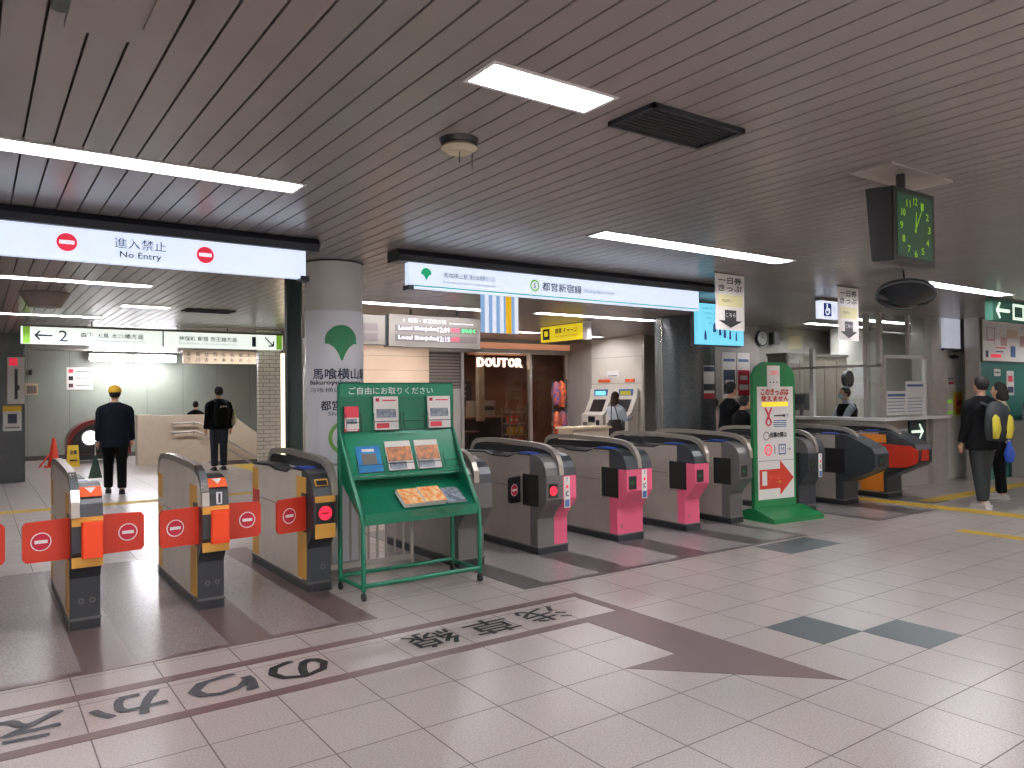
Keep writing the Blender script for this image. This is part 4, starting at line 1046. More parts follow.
# ------------------------------------------------------------------ ticket machines etc.
def machine(y0, w, label, second=False):
    t = thing('ticket_machine', label, 'ticket machine', (11.97, y0, 0), group='ticket machines in the cream wall')
    b = MB(); b.prism([(-.32, .7), (0, .7), (0, 1.72), (-.02, 1.72), (-.06, 1.5), (-.22, 1.18), (-.32, 1.12)], 0, w, m['cream'], 'Y'); b.box(-.25, 0, .02, w-.02, 0, .7, m['greyw']); b.build('cabinet', t)
    b = MB(); b.box(-.05, -.022, .12, w-.15, 1.54, 1.70, m['inkb']); b.box(-.055, -.05, .18, w-.2, 1.57, 1.66, m['cyan'] if not second else m['bagy']); b.build('status_display', t)
    b = MB(); b.add([(-.085, .12, 1.47), (-.085, w-.16, 1.47), (-.225, w-.16, 1.19), (-.225, .12, 1.19)], [(0, 1, 2, 3)], m['black']); b.build('screen', t)
    b = MB(); b.box(-.34, -.32, .25, w-.25, .95, 1.08, m['dark']); b.box(-.34, -.32, .1, .2, .8, 1.0, m['dark']); b.box(-.34, -.32, w-.2, w-.06, .75, .95, m['casing']); b.build('slots', t)
    b = MB(); b.box(-.03, 0, w-.1, w-.02, 1.25, 1.55, m['black']); b.build('handset', t)
machine(12.95, .72, 'left cream ticket machine with dark screen and blue status light', False)
machine(12.12, .72, 'right cream ticket machine with yellow panel in front of the woman', True)
b = MB(); b.box(11.985, 12.0, 13.05, 13.45, 1.86, 1.93, m['labor']); tag(b.build('notice_strip'), 'orange strip notice above the left ticket machine', 'notice')
b = MB(); b.box(11.985, 12.0, 12.25, 12.55, 1.86, 1.93, m['labor']); tag(b.build('notice_strip'), 'orange strip notice above the right ticket machine', 'notice')
b = MB(); b.box(11.985, 12.0, 12.75, 13.15, 1.97, 2.12, m['paper']); b.box(11.983, 11.985, 12.8, 13.1, 2.0, 2.02, m['casing']); tag(b.build('paper_notice'), 'white paper notice on the cream wall above the ticket machines', 'notice')
t = thing('writing_counter', 'tan topped counter standing before the ticket machines', 'counter', (9.25, 11.1, 0))
box(0, .9, 0, .45, .05, .93, m['beigew']).build('body', t); box(-.04, .94, -.04, .49, .93, .97, m['board_lt']).build('top', t); box(.03, .87, .02, .43, 0, .05, m['dark']).build('plinth', t)

# ------------------------------------------------------------------ cafe
wn = MB(); wn.box(8.9, 11.95, 14.58, 14.6, .1, 2.56, m['glass']); o = struct('window_3', wn)
f = MB()
for x in (8.88, 10.78, 11.93): f.box(x, x+.07, 14.52, 14.64, 0, 2.56, m['steel'])
f.box(8.05, 11.95, 14.54, 14.62, 0, .1, m['steel']); f.build('window_frame', o)
struct('wall_cafe_louvre', MB().box(8.05, 8.88, 14.56, 14.6, 1.75, 2.56, m['shutter']).box(8.05, 8.88, 14.56, 14.6, 0, 1.75, m['greyw']))
t = thing('cafe_sign', 'glowing white lettered shop sign hanging inside the cafe window', 'sign', (9.85, 15.2, 2.38))
for k, ch in enumerate('DOUTOR'):
    b = MB(); v, fa = text_geo(ch, .03); s_ = .17
    b.add([(k*.225+a*.19, 0, c*.22) for a, c in v], fa, m['doutor']); b.add([(k*.225+a*.19, .04, c*.22) for a, c in v], [f_[::-1] for f_ in fa], m['doutor']); b.build('letter', t)
MB().tube([(-.35, .02, .22), (1.35, .02, .22)], .045, m['copper_glow']).build('copper_pipe', t)
for x in (0, 1.1): MB().tube([(x, .02, .22), (x, .02, .49)], .01, m['dark']).build('hanger', t)
MB().tube([(.1, .02, .12), (.1, .02, .2)], .01, m['dark']).build('hanger', t)
# cafe interior things
t = thing('cafe_counter', 'dark wooden cafe counter with espresso machine seen through the glass', 'counter', (9.3, 16.6, 0))
box(0, 2.3, 0, .6, 0, .98, m['cafedk']).build('body', t); box(-.03, 2.33, -.04, .64, .98, 1.03, m['brownw']).build('top', t)
b = box(1.3, 1.95, .1, .5, 1.03, 1.45, m['steel']); b.box(1.35, 1.9, .06, .1, 1.2, 1.3, m['dark']); b.build('coffee_machine', t)
t = thing('arched_display', 'glowing arched niche inside the cafe by the left mullion', 'display', (9.3, 17.6, 0))
P = [(0, 1.2)] + [(.55-.55*math.cos(PI*k/14), 1.7+.6*math.sin(PI*k/14)) for k in range(15)] + [(1.1, 1.2)]
MB().prism(P, 0, .1, m['board_lt'], 'Y').build('arch', t)
box(0, 1.1, -.1, .3, 0, 1.2, m['cafedk']).build('cupboard', t)
t = thing('wooden_cafe_post', 'pale wooden upright inside the cafe behind the glass', 'post', (10.3, 16.0, 0))
box(0, .16, 0, .16, 0, 2.85, m['beigew']).build('shaft', t); box(-.03, .19, -.03, .19, 0, .12, m['cafedk']).build('foot', t)
t = thing('menu_panel', 'dark menu panel with pale text on the cafe back wall', 'menu board', (12.0-.9, 18.9, 1.3))
box(0, .8, 0, .08, 0, .7, m['cafedk']).build('panel', t); MB().text('MENU', (.4, -.003, .58), .4, .09, m['paper']).build('lettering', t)
for q in (.25, .4): box(.1, .6, -.003, 0, q, q+.03, m['paper']).build('menu_line', t)
for k, (x, lab) in enumerate(((9.15, 'dark wooden cafe chair left of the cafe table'), (10.05, 'dark wooden cafe chair right of the cafe table'))):
    t = thing('cafe_chair', lab, 'chair', (x, 15.4, 0), group='chairs inside the cafe')
    box(0, .4, 0, .4, .42, .46, m['cafedk']).build('seat', t); box(0, .4, .36, .4, .46, .95, m['cafedk']).build('backrest', t)
    for a, c in ((.02, .02), (.35, .02), (.02, .35), (.35, .35)): box(a, a+.035, c, c+.035, 0, .42, m['cafedk']).build('leg', t)
t = thing('cafe_table', 'small round cafe table behind the glass', 'table', (9.78, 15.6, 0))
MB().cyl((0, 0, .70), .22, .03, m['brownw']).build('top', t); MB().cyl((0, 0, .02), .03, .68, m['dark']).build('column', t); MB().cyl((0, 0, 0), .18, .02, m['dark']).build('foot', t)
t = thing('snack_shelf', 'small shelf rack of orange and yellow packets just inside the cafe glass', 'shelf', (10.2, 14.9, 0))
for z in (.35, .62, .89, 1.16): box(.25, .75, 0, .35, z, z+.02, m['steel']).build('shelf_board', t)
for a in (.25, .73):
    for c in (0, .33): box(a, a+.02, c, c+.02, 0, 1.3, m['steel']).build('upright', t)
for k in range(8):
    zz = (.37, .64, .91)[k % 3]; xx = .27+.15*(k//3)
    b = box(0, .12, 0, .1, 0, .18, (m['labor'], m['wety'], m['coneo'])[k % 3]); b.box(.02, .1, -.002, 0, .05, .12, m['paper'])
    o = b.build('snack_packet', loc=(10.2+xx, 14.95, zz)); tag(o, '%s packet, %s from the left on the %s board of the cafe shelf' % (('orange', 'yellow', 'red')[k % 3], ('first', 'second', 'third')[k//3], ('lower', 'middle', 'upper')[k % 3]), 'packet', 'packets on the cafe shelf')
# hanging colourful goods at the cafe entrance
t = thing('goods_rack', 'rack of orange and blue patterned hanging goods at the cafe entrance', 'display rack', (11.05, 14.0, 0))
MB().tube([(0, 0, 0), (0, 0, 1.95), (.42, 0, 1.95), (.42, 0, 0)], .015, m['dark']).build('frame', t)
for x in (0, .42): MB().tube([(x, -.18, .015), (x, .18, .015)], .015, m['dark']).build('foot', t)
for k, (x, z0, z1, mt) in enumerate(((.10, 1.35, 1.9, m['cloth_bl']), (.27, 1.3, 1.92, m['cloth_or']), (.12, .6, 1.2, m['cloth_or']), (.30, .62, 1.22, m['cloth_bl']))):
    b = MB(); b.tube([(x, 0, z1), (x, 0, z1-.08), (x, 0, (z0+z1)/2), (x, 0, z0)], [.02, .09, .12, .07], mt, 10); b.build('hanging_bag', t)
MB().tube([(0, 0, 1.24), (.42, 0, 1.24)], .01, m['dark']).build('crossbar', t)

# ------------------------------------------------------------------ things on the office wall
def poster(name, x0, x1, z0, z1, y, label, bands, base='paper', cat='poster'):
    b = box(x0, x1, y-.012, y, z0, z1, m[base])
    for i, (a, c, d, e, mt) in enumerate(bands): b.box(x0+(x1-x0)*a, x0+(x1-x0)*c, y-.014-.001*i, y-.012, z0+(z1-z0)*d, z0+(z1-z0)*e, m[mt])
    return tag(b.build(name), label, cat)
poster('poster', 11.46, 11.86, 1.49, 2.36, 9.4, 'white and blue notice poster on the grey wall right of the granite column', [(.08, .92, .1, .62, 'ink'), (.1, .9, .8, .86, 'inkb'), (.2, .8, .3, .4, 'paper')])
poster('poster', 11.90, 12.27, 1.49, 2.36, 9.4, 'red poster with white patches next to the blue one on the grey wall', [(.05, .95, .05, .62, 'deepred'), (.2, .8, .4, .5, 'paper'), (.15, .85, .18, .3, 'paper'), (.1, .9, .8, .86, 'inkb')])
t = thing('wall_clock', 'round white wall clock on the grey wall above the green notice board', 'clock', (12.63, 9.4, 2.66))
MB().cyl((0, -.05, 0), .16, .05, m['dark'], 'Y', 32).build('casing', t); b = MB(); b.disc((0, -.052, 0), .135, m['paper']); b.build('dial', t)
b = MB(); b.box(-.006, .006, -.056, -.053, 0, .09, m['inkk']); b.box(0, .06, -.056, -.053, -.004, .006, m['inkk']); b.build('hands', t)
t = thing('wall_speaker_box', 'small black box beside the round wall clock', 'speaker', (12.87, 9.4, 2.54))
box(0, .2, -.14, 0, 0, .24, m['dark'], bev=.02).build('casing', t); b = MB(); b.disc((.1, -.142, .12), .07, m['black']); b.box(.2, .34, -.1, -.07, .1, .14, m['casing']); b.build('cone', t)
t = thing('locker_panel', 'brown grey panelled cupboard behind the office window', 'cupboard', (12.0, 8.6, 0))
b = box(.3, 2.3, 0, .4, 0, 2.28, m['locker']); b.build('body', t)
for k in range(5): box(.31+k*.4, .69+k*.4, -.015, 0, .1, 2.2, m['locker']).build('door', t)
b = box(.28, 2.32, -.03, .42, 2.28, 2.33, m['casing']); b.build('top', t)
t = thing('round_wall_disc', 'round black disc on a stem behind the station clerk in the office', 'fan', (13.35, 8.0, 0))
MB().cyl((0, -.02, 1.83), .16, .07, m['black'], 'Y', 28).build('disc', t); MB().tube([(0, .05, 0.02), (0, .05, 1.8)], .02, m['dark']).build('stem', t); MB().cyl((0, .05, 0), .15, .02, m['dark']).build('foot', t)
poster('office_notice', 14.75, 15.35, 1.45, 2.2, 8.75, 'pale paper schedule on the white office wall behind the clerk', [(.1, .9, .6, .9, 'pil'), (.1, .9, .1, .45, 'pil')], cat='notice')
t = thing('office_computer', 'dark computer monitor on the office counter left of the clerk', 'computer', (12.35, 8.3, 1.17))
box(-.2, .2, 0, .04, .1, .4, m['dark']).build('screen', t); box(-.03, .03, .0, .04, 0, .1, m['dark']).build('stand', t); box(-.1, .1, -.05, .1, 0, .01, m['dark']).build('foot', t)
# green arrow panel below the office counter
t = thing('green_arrow_panel', 'dark green panel with a white right arrow below the office counter', 'sign', (12.82, 6.6, .55))
box(0, .55, 0, .03, 0, .55, m['post']).build('panel', t); b = MB(); arrow(b, (.25, .36), .2, 0, m['exitw'], y=-.004, th=.22, head=.6); b.build('arrow', t)
# lamp box on steel wall
t = thing('lamp_box', 'pale glowing rectangular lamp box above the office door', 'light box', (13.85, 6.5, 2.34))
box(0, .58, 0, .12, 0, .53, m['ibox']).build('diffuser', t); box(-.02, .60, -.01, .13, -.04, 0, m['dark']).build('bottom_rim', t)
t = thing('security_camera', 'small dark bracket camera under the lamp box by the office door', 'camera', (14.5, 6.6, 2.2))
MB().cyl((-.2, 0, 0), .035, .2, m['dark'], 'X').build('barrel', t); MB().tube([(0, 0, 0), (0, .03, .05)], .015, m['dark']).build('bracket', t)
poster('door_notice', 14.23, 14.52, 1.64, 1.87, 6.655, 'small white and red notice on the office door', [(.15, .85, .3, .5, 'deepred'), (.15, .85, .7, .8, 'ink')], cat='notice')
poster('door_notice', 14.47, 14.79, 1.15, 1.58, 6.655, 'orange framed notice on the office door', [(.1, .9, .1, .9, 'oran_g'), (.25, .75, .4, .6, 'deepred')], base='bagy', cat='notice')
poster('door_notice', 14.14, 14.44, 1.15, 1.46, 6.655, 'small pale green notice left of the orange notice on the office door', [(.1, .9, .7, .9, 'lightgreen'), (.1, .9, .1, .25, 'lightgreen')], cat='notice')
# map board
t = thing('map_board', 'large white map board with red markings high on the right wall', 'board', (14.47, 6.2, 2.10))
box(-.02, 2.6, -.05, 0, 0, .77, m['casing']).build('frame', t); box(.0, 2.58, -.055, -.05, .02, .75, m['paper']).build('panel', t)
b = MB()
for (x0, x1, z0, z1, mt) in ((.15, .45, .38, .4, 'redleaf'), (.15, .17, .38, .6, 'casing'), (.15, .45, .6, .61, 'casing'), (.45, .46, .3, .65, 'casing'), (.5, .9, .25, .27, 'redleaf'), (.7, .95, .3, .45, 'pinkc'), (.3, .7, .08, .14, 'signred'), (.1, .2, .08, .2, 'ink'), (1.1, 1.3, .1, .3, 'inkb'), (.95, 1.4, .45, .6, 'board_lt'), (1.5, 2.2, .3, .5, 'pinkc'), (.5, .8, .18, .2, 'ink')):
    b.box(x0, x1, -.058, -.056, z0, z1, m[mt])
b.build('map_lines', t); MB().text('のりかえ案内', (1.9, -.058, .65), .7, .09, m['ink']).build('lettering', t)
poster('wall_poster', 15.5, 15.8, 1.5, 1.95, 6.2, 'white and blue poster on the green wall under the map board', [(.1, .9, .1, .35, 'ink'), (.2, .8, .55, .8, 'redleaf')])
poster('wall_notice', 15.0, 15.25, 1.85, 1.98, 6.2, 'small pale notice on the green wall just under the map board', [(.1, .9, .4, .6, 'casing')], cat='notice')
t = thing('leaflet_shelf', 'grey leaflet shelf against the right wall behind the couple', 'shelf', (15.55, 5.85, 0))
box(0, 1.2, 0, .3, 0, 1.0, m['greyw']).build('body', t); box(-.02, 1.22, -.03, .33, 1.0, 1.04, m['steel']).build('top', t)
for k in range(4): 
    b = box(.05+k*.28, .29+k*.28, .1, .14, 1.05, 1.35, m['photo2']); b.build('pocket', t)

# ------------------------------------------------------------------ far left things
poster('column_poster', .53, .81, 1.52, 2.42, 17.555, 'white poster with a red corner and black brush lettering on the far left column', [(.1, .6, .82, .98, 'signred'), (.42, .6, .1, .75, 'inkk'), (.5, .7, .3, .4, 'inkk')])
poster('column_poster', .46, .76, 1.0, 1.48, 17.555, 'yellow topped accessibility notice low on the far left column', [(.0, 1, .78, 1, 'wety'), (.25, .75, .3, .68, 'ink'), (.1, .9, .1, .16, 'casing')])
poster('wall_notice', 2.03, 2.65, 1.85, 2.45, 23.5, 'white rule notice with red and black symbols on the far green wall', [(.08, .25, .75, .92, 'redleaf'), (.08, .25, .42, .6, 'inkk'), (.08, .25, .1, .27, 'brown'), (.35, .9, .8, .84, 'casing'), (.35, .9, .5, .54, 'casing'), (.35, .9, .18, .22, 'casing')], cat='notice')
poster('wall_photo', 1.1, 1.38, 1.72, 2.02, 23.5, 'small brown framed picture on the far green wall', [(.1, .9, .1, .8, 'locker')], base='board_lt', cat='picture')
t = thing('wall_fitting', 'small black fitting on the far green wall above the framed picture', 'wall fitting', (1.22, 23.47, 2.24))
MB().cyl((0, 0, 0), .03, .08, m['black'], 'Z').build('stem', t); MB().ball((0, 0, .1), .035, m['black']).build('knob', t)
# handrails along the parapet
for k, dz in enumerate((0, -.22)):
    t = thing('handrail', ('upper', 'lower')[k]+' steel handrail sloping down along the stair wall', 'handrail', (4.0, 19.86, .98+dz), group='handrails on the stair wall')
    MB().tube([(-.05, .1, -.0), (-.05, 0, 0), (.1, 0, 0), (.45, 0, .02), (.62, 0, -.04), (4.6, 0, -2.7)], .024, m['steel']).build('rail', t)
    for x, z in ((-.0, 0), (.45, .0), (2.2, -1.1)): MB().tube([(x, .0, z), (x, .1, z-.04)], .014, m['steel']).build('bracket', t)
# cone and wet floor sign and machine
t = thing('traffic_cone', 'orange traffic cone at the far left by the green wall', 'cone', (1.55, 21.0, 0))
MB().cyl((0, 0, .03), .13, .66, m['coneo'], r2=.03).build('cone_body', t); box(-.19, .19, -.19, .19, 0, .03, m['coneo'], bev=.03).build('foot', t); MB().cyl((0, 0, .35), .086, .12, m['coneo'], r2=.066).build('band', t)
MB().tube([(-.1, -.05, .3), (-.3, -.2, .02)], .02, m['coneo']).build('strut', t)
t = thing('caution_sign', 'yellow folding floor caution sign beside the orange cone', 'sign', (1.93, 20.85, 0))
for sg_ in (1, -1):
    b = MB(); b.add([(-.13, sg_*.15, 0), (.13, sg_*.15, 0), (.11, sg_*.01, .5), (-.11, sg_*.01, .5), (-.13, sg_*.17, 0), (.13, sg_*.17, 0), (.11, sg_*.03, .5), (-.11, sg_*.03, .5)], [(0, 1, 2, 3), (7, 6, 5, 4), (0, 4, 5, 1), (1, 5, 6, 2), (2, 6, 7, 3), (3, 7, 4, 0)], m['wety']); b.build('panel', t)
b = MB(); b.text('注意', (0, -.09, .34), .15, .1, m['inkk'], right=(1, 0, 0), up=(0, .3, .95), bold=.02); b.box(-.08, .08, -.15, -.135, .14, .17, m['inkk']); b.build('lettering', t)
t = thing('red_machine', 'dark rounded machine with red rim and glowing round lamp by the far wall', 'machine', (2.62, 21.9, 0))
P = [(-.72, .2)] + [(-.72*math.cos(PI*k/16), .5+.58*math.sin(PI*k/16)) for k in range(17)] + [(.72, .2)]
MB().prism(P, 0, .6, m['machr'], 'Y').build('shell', t)
P2 = [(a*.85, .3+(z-.3)*.85) for a, z in P]; MB().prism(P2, -.03, 0, m['black'], 'Y').build('front', t)
MB().cyl((-.22, -.06, .62), .17, .03, m['lampw'], 'Y', 28).build('lamp', t); MB().ring((-.22, -.065, .62), .17, .2, m['steel']).build('lamp_ring', t)
box(-.65, .65, .02, .55, .06, .25, m['dark']).build('chassis', t)
for x in (-.55, .55): MB().cyl((x-.04, .1, .1), .1, .08, m['rubber'], 'X').build('wheel', t)

# ------------------------------------------------------------------ people
def remesh(o, vox):
    md = o.modifiers.new('r', 'REMESH'); md.mode = 'VOXEL'; md.voxel_size = vox
    sm = o.modifiers.new('s', 'SMOOTH'); sm.factor = .5; sm.iterations = 3
    bpy.context.view_layer.update()
    dg = bpy.context.evaluated_depsgraph_get(); me = bpy.data.meshes.new_from_object(o.evaluated_get(dg))
    o.modifiers.clear(); old = o.data; mats = list(old.materials); o.data = me
    if not me.materials:
        for mt in mats: me.materials.append(mt)
    for p in me.polygons: p.use_smooth = True; p.material_index = 0
    return o

def person(loc, face, ht, label, top, legs, hair, bulk=1., hat=None, shoe=None, armL=None, armR=None, stride=.06, lean=0., coat=0., female=False, mask=False, vest=None, legsvis=True, hairlen=0., bow=0., name='person'):
    """local: +Y is where the person faces, z up; face = world heading angle of +Y"""
    s = ht/1.72
    t = thing(name, label, 'person', loc, rot=face-PI/2)
    def V(x, y, z): return Vector((x, y + max(0, z-.92)*math.tan(lean), z))*s
    sh = .185 if not female else .165
    hipz, kz, az = .92, .5, .09
    L = {}
    for sg in (1, -1):
        fy = stride*sg
        L[sg] = [V(sg*.09, 0, hipz), V(sg*.095, fy*.5+.02, kz), V(sg*.10, fy, az)]
    defarm = [(.03, 0, -.28), (.05, .06, -.52)]
    A = {}
    for sg, a in ((1, armR), (-1, armL)):
        a = a or defarm
        S = V(sg*sh*(1+(bulk-1)*.6), 0, 1.375)
        E = S + Vector((sg*a[0][0], a[0][1], a[0][2]))*s; Wp = S + Vector((sg*a[1][0], a[1][1], a[1][2]))*s
        A[sg] = [S, E, Wp]
    neck = V(0, 0, 1.47); head = V(0, .015+bow, 1.61-bow*.35)
    # continuous body
    b = MB(); sk = m['skin']
    b.tube([V(0, 0, .86), V(0, 0, .98), V(0, 0, 1.12), V(0, 0, 1.3), V(0, 0, 1.42), V(0, 0, 1.47)], [(x*s, y*s) for x, y in ((.13, .09), (.14, .095), (.115, .08), (.145, .095), (.15, .075), (.06, .055))], sk, 16)
    b.tube([V(0, -.005, 1.42), neck, head - Vector((0, 0, .04))*s], [.055*s, .05*s, .05*s], sk, 12)
    hv = MB(); hc = head
    b.ball(tuple(hc), (.075*s, .095*s, .112*s), sk, 20, 14)
    b.ball(tuple(hc+Vector((0, .03, -.06))*s), (.052*s, .062*s, .055*s), sk, 14, 8)      # jaw
    b.tube([hc+Vector((0, .085, .015))*s, hc+Vector((0, .112, -.02))*s, hc+Vector((0, .09, -.03))*s], [.009*s, .015*s, .01*s], sk, 8)  # nose
    for sg in (1, -1): b.ball(tuple(hc+Vector((sg*.076, -.005, -.005))*s), (.012*s, .02*s, .03*s), sk, 8, 6)
    for sg in (1, -1):
        S, E, Wp = A[sg]
        b.tube([S, (S+E)/2, E, (E+Wp)/2, Wp], [.05*s, .045*s, .038*s, .034*s, .025*s], sk, 10)
        d = (Wp-E).normalized(); side = Vector((0, 1, 0)) if abs(d.y) < .8 else Vector((0, 0, 1)); side = (side-d*side.dot(d)).normalized(); nrm = d.cross(side)
        pc = Wp + d*.045*s
        b.tube([Wp, pc, Wp+d*.085*s], [(.022*s, .022*s), (.03*s, .03*s), (.034*s, .03*s)], sk, 10)
        for k, (off, ln) in enumerate(((-.026, .062), (-.009, .074), (.009, .07), (.026, .055))):
            r_ = Wp + d*.08*s + side*off*s; b.tube([r_, r_+d*ln*.5*s-nrm*sg*.006*s, r_+d*ln*s-nrm*sg*.02*s], [.0095*s, .009*s, .0075*s], sk, 7)
        r_ = Wp + d*.03*s + side*.025*s; b.tube([r_, r_+d*.03*s+side*.025*s, r_+d*.06*s+side*.03*s], [.012*s, .0105*s, .008*s], sk, 7)
        hp, kn, an = L[sg]
        b.tube([hp, (hp+kn)/2, kn, (kn+an)/2, an, an-Vector((0, 0, .05))*s], [.085*s, .075*s, .055*s, .052*s, .036*s, .04*s], sk, 10)
        b.tube([an+Vector((0, -.04, -.055))*s, an+Vector((0, .05, -.06))*s, an+Vector((0, .13, -.07))*s], [.035*s, .034*s, .025*s], sk, 8)
    o = b.build('body', t); remesh(o, .011*s)
    # eyes and mouth
    for sg in (1, -1): MB().ball(tuple(hc+Vector((sg*.03, .086, .012))*s), (.011*s, .007*s, .007*s), m['hairb'], 8, 6).build('eye', t)
    if mask: 
        b = MB(); b.ball(tuple(hc+Vector((0, .048, -.045))*s), (.062*s, .066*s, .05*s), m['maskb'], 16, 10); b.build('face_mask', t)
    else: MB().ball(tuple(hc+Vector((0, .085, -.055))*s), (.022*s, .007*s, .006*s), m['lip'], 8, 6).build('mouth', t)
    # hair
    b = MB(); b.ball(tuple(hc+Vector((0, -.018, .022))*s), (.086*s, .1*s, .108*s), hair, 18, 12)
    if hairlen: b.tube([hc+Vector((0, -.04, .0))*s, hc+Vector((0, -.055, -.12))*s, hc+Vector((0, -.06, -hairlen))*s], [.085*s, .085*s, .06*s], hair, 14)
    hfn = lambda x, y, z: (x, min(y, hc.y+.072*s) if z < hc.z+.075*s and z > hc.z-.2 and y > hc.y+.04*s and False else y, z)
    o = b.build('hair', t); 
    # trim the face side of the hair ball
    me = o.data
    for v in me.vertices:
        if v.co.y > hc.y+.035*s and v.co.z < hc.z+.06*s: v.co.y = hc.y+.035*s; v.co.x *= .9
        if not hairlen and v.co.z < hc.z-.08*s: v.co.z = hc.z-.08*s
    if hat:
        b = MB(); b.ball(tuple(hc+Vector((0, -.012, .05))*s), (.095*s, .108*s, .09*s), hat, 18, 12); b.tube([hc+Vector((.095*s*math.cos(2*PI*k/16)/s, -.012+.108*math.sin(2*PI*k/16), .035))*s for k in range(17)], .012*s, hat, 6, cap=False); b.build('hat', t)
    # jacket
    b = MB(); jb = .84-coat
    pts = [V(0, 0, jb), V(0, 0, .95), V(0, 0, 1.12), V(0, 0, 1.30), V(0, 0, 1.41), V(0, 0, 1.475)]
    rr = [(.185+coat*.12, .135+coat*.1), (.175, .13), (.165, .125), (.18, .13), (.125, .10), (.07, .072)]
    if female: rr = [(a*.9, c*.92) for a, c in rr]
    b.tube(pts, [(x*s*bulk, y*s*bulk) for x, y in rr], top, 18)
    for sg in (1, -1):
        S, E, Wp = A[sg]; b.tube([V(sg*.06, 0, 1.425), V(sg*.12, 0, 1.385), S+Vector((0, 0, -.035)), S+(E-S)*.25, (S+E)/2, E, (E+Wp)/2, Wp], [k*s*bulk for k in (.045, .06, .068, .07, .064, .055, .05, .044)], top, 12)
    o = b.build('jacket', t); remesh(o, .016*s)
    if vest:
        b = MB(); b.tube([V(0, 0, .9), V(0, 0, 1.12), V(0, 0, 1.3), V(0, 0, 1.42)], [(x*s, y*s) for x, y in ((.205, .16), (.2, .158), (.228, .17), (.165, .135))], vest, 18); o = b.build('vest', t); remesh(o, .016*s)
    # trousers
    b = MB(); b.tube([V(0, 0, .98), V(0, 0, .9), V(0, 0, .80)], [(.155*s, .115*s), (.165*s, .125*s), (.14*s, .115*s)], legs, 16)
    for sg in (1, -1):
        hp, kn, an = L[sg]; b.tube([hp, (hp+kn)/2, kn, (kn+an)/2, an+Vector((0, 0, .0))], [.105*s, .098*s, .08*s, .075*s, .068*s], legs, 12)
    o = b.build('trousers', t); remesh(o, .016*s)
    for sg in (1, -1):
        an = L[sg][2]; b = MB()
        b.tube([an+Vector((0, -.075, -.05))*s, an+Vector((0, -.03, -.045))*s, an+Vector((0, .06, -.052))*s, an+Vector((0, .13, -.06))*s, an+Vector((0, .17, -.066))*s], [(.03*s, .03*s), (.045*s, .04*s), (.045*s, .036*s), (.042*s, .028*s), (.025*s, .018*s)], shoe or m['shoe'], 12)
        b.box(an.x-.045*s, an.x+.045*s, an.y-.1*s, an.y+.18*s, 0.0, .022*s, m['shoew'] if shoe is m['shoew'] else m['shoe'])
        b.build('shoe', t)
    return t, s

AWAY = PI/2   # facing +Y
# 1 yellow cap
ya = math.atan2(1, .15)
t1, s = person((1.96, 14.45, 0), ya, 1.80, 'person in a navy coat and yellow knit cap walking away behind the gates', m['navyc'], m['blackc'], m['hairb'], hat=m['haty'], bulk=1.12, stride=-.12, coat=.1, shoe=m['shoe'])
bg = thing('umbrella_bag', 'dark green folded bag held low by the person in the yellow cap', 'bag', (1.66, 14.42, .28))
MB().add([(-.10, -.04, 0), (.10, -.04, 0), (.10, .04, 0), (-.10, .04, 0), (-.02, -.01, .38), (.02, -.01, .38), (.02, .01, .38), (-.02, .01, .38)], [(3, 2, 1, 0), (4, 5, 6, 7), (0, 1, 5, 4), (1, 2, 6, 5), (2, 3, 7, 6), (3, 0, 4, 7)], m['gcl']).build('cloth', bg)
MB().tube([(0, 0, .38), (0, 0, .62)], .01, m['steel']).build('handle', bg)
# 2 backpack
t2, s = person((4.43, 17.5, 0), PI/2+.0, 1.84, 'person in black with jeans and a black backpack walking towards the stairs', m['blackc'], m['jean'], m['hairb'], bulk=1.12, stride=.03)
bp_ = thing('backpack', 'black backpack with white lettering on the person near the stairs', 'backpack', (4.43, 17.29, 1.0))
MB().tube([(0, 0, 0), (0, -.02, .12), (0, -.03, .3), (0, -.01, .46), (0, .02, .52)], [(.13, .08), (.17, .11), (.17, .11), (.14, .09), (.08, .05)], m['blackc'], 14).build('pack', bp_)
b = MB(); b.text('JFM', (0, -.145, .40), .14, .04, m['paper'], bold=.03); b.build('lettering', bp_)
for sg in (1, -1): MB().tube([(sg*.1, .03, .48), (sg*.12, .12, .53), (sg*.13, .2, .4)], .02, m['blackc']).build('strap', bp_)
bt = thing('tote_bag', 'pale tote bag under the right arm of the person with the backpack', 'bag', (4.74, 17.5, .98))
MB().tube([(0, 0, 0), (0, 0, .1), (.0, 0, .3)], [(.04, .13), (.06, .15), (.03, .12)], m['beigec'], 12).build('pouch', bt)
MB().tube([(0, -.07, .3), (-.05, -.04, .5), (-.05, .04, .5), (0, .07, .3)], .012, m['beigec']).build('strap', bt)
# 3 head behind the parapet
person((4.8, 21.3, 0), AWAY, 1.50, 'person behind the beige stair wall with only dark hair showing', m['blackc'], m['blackc'], m['hairb'])
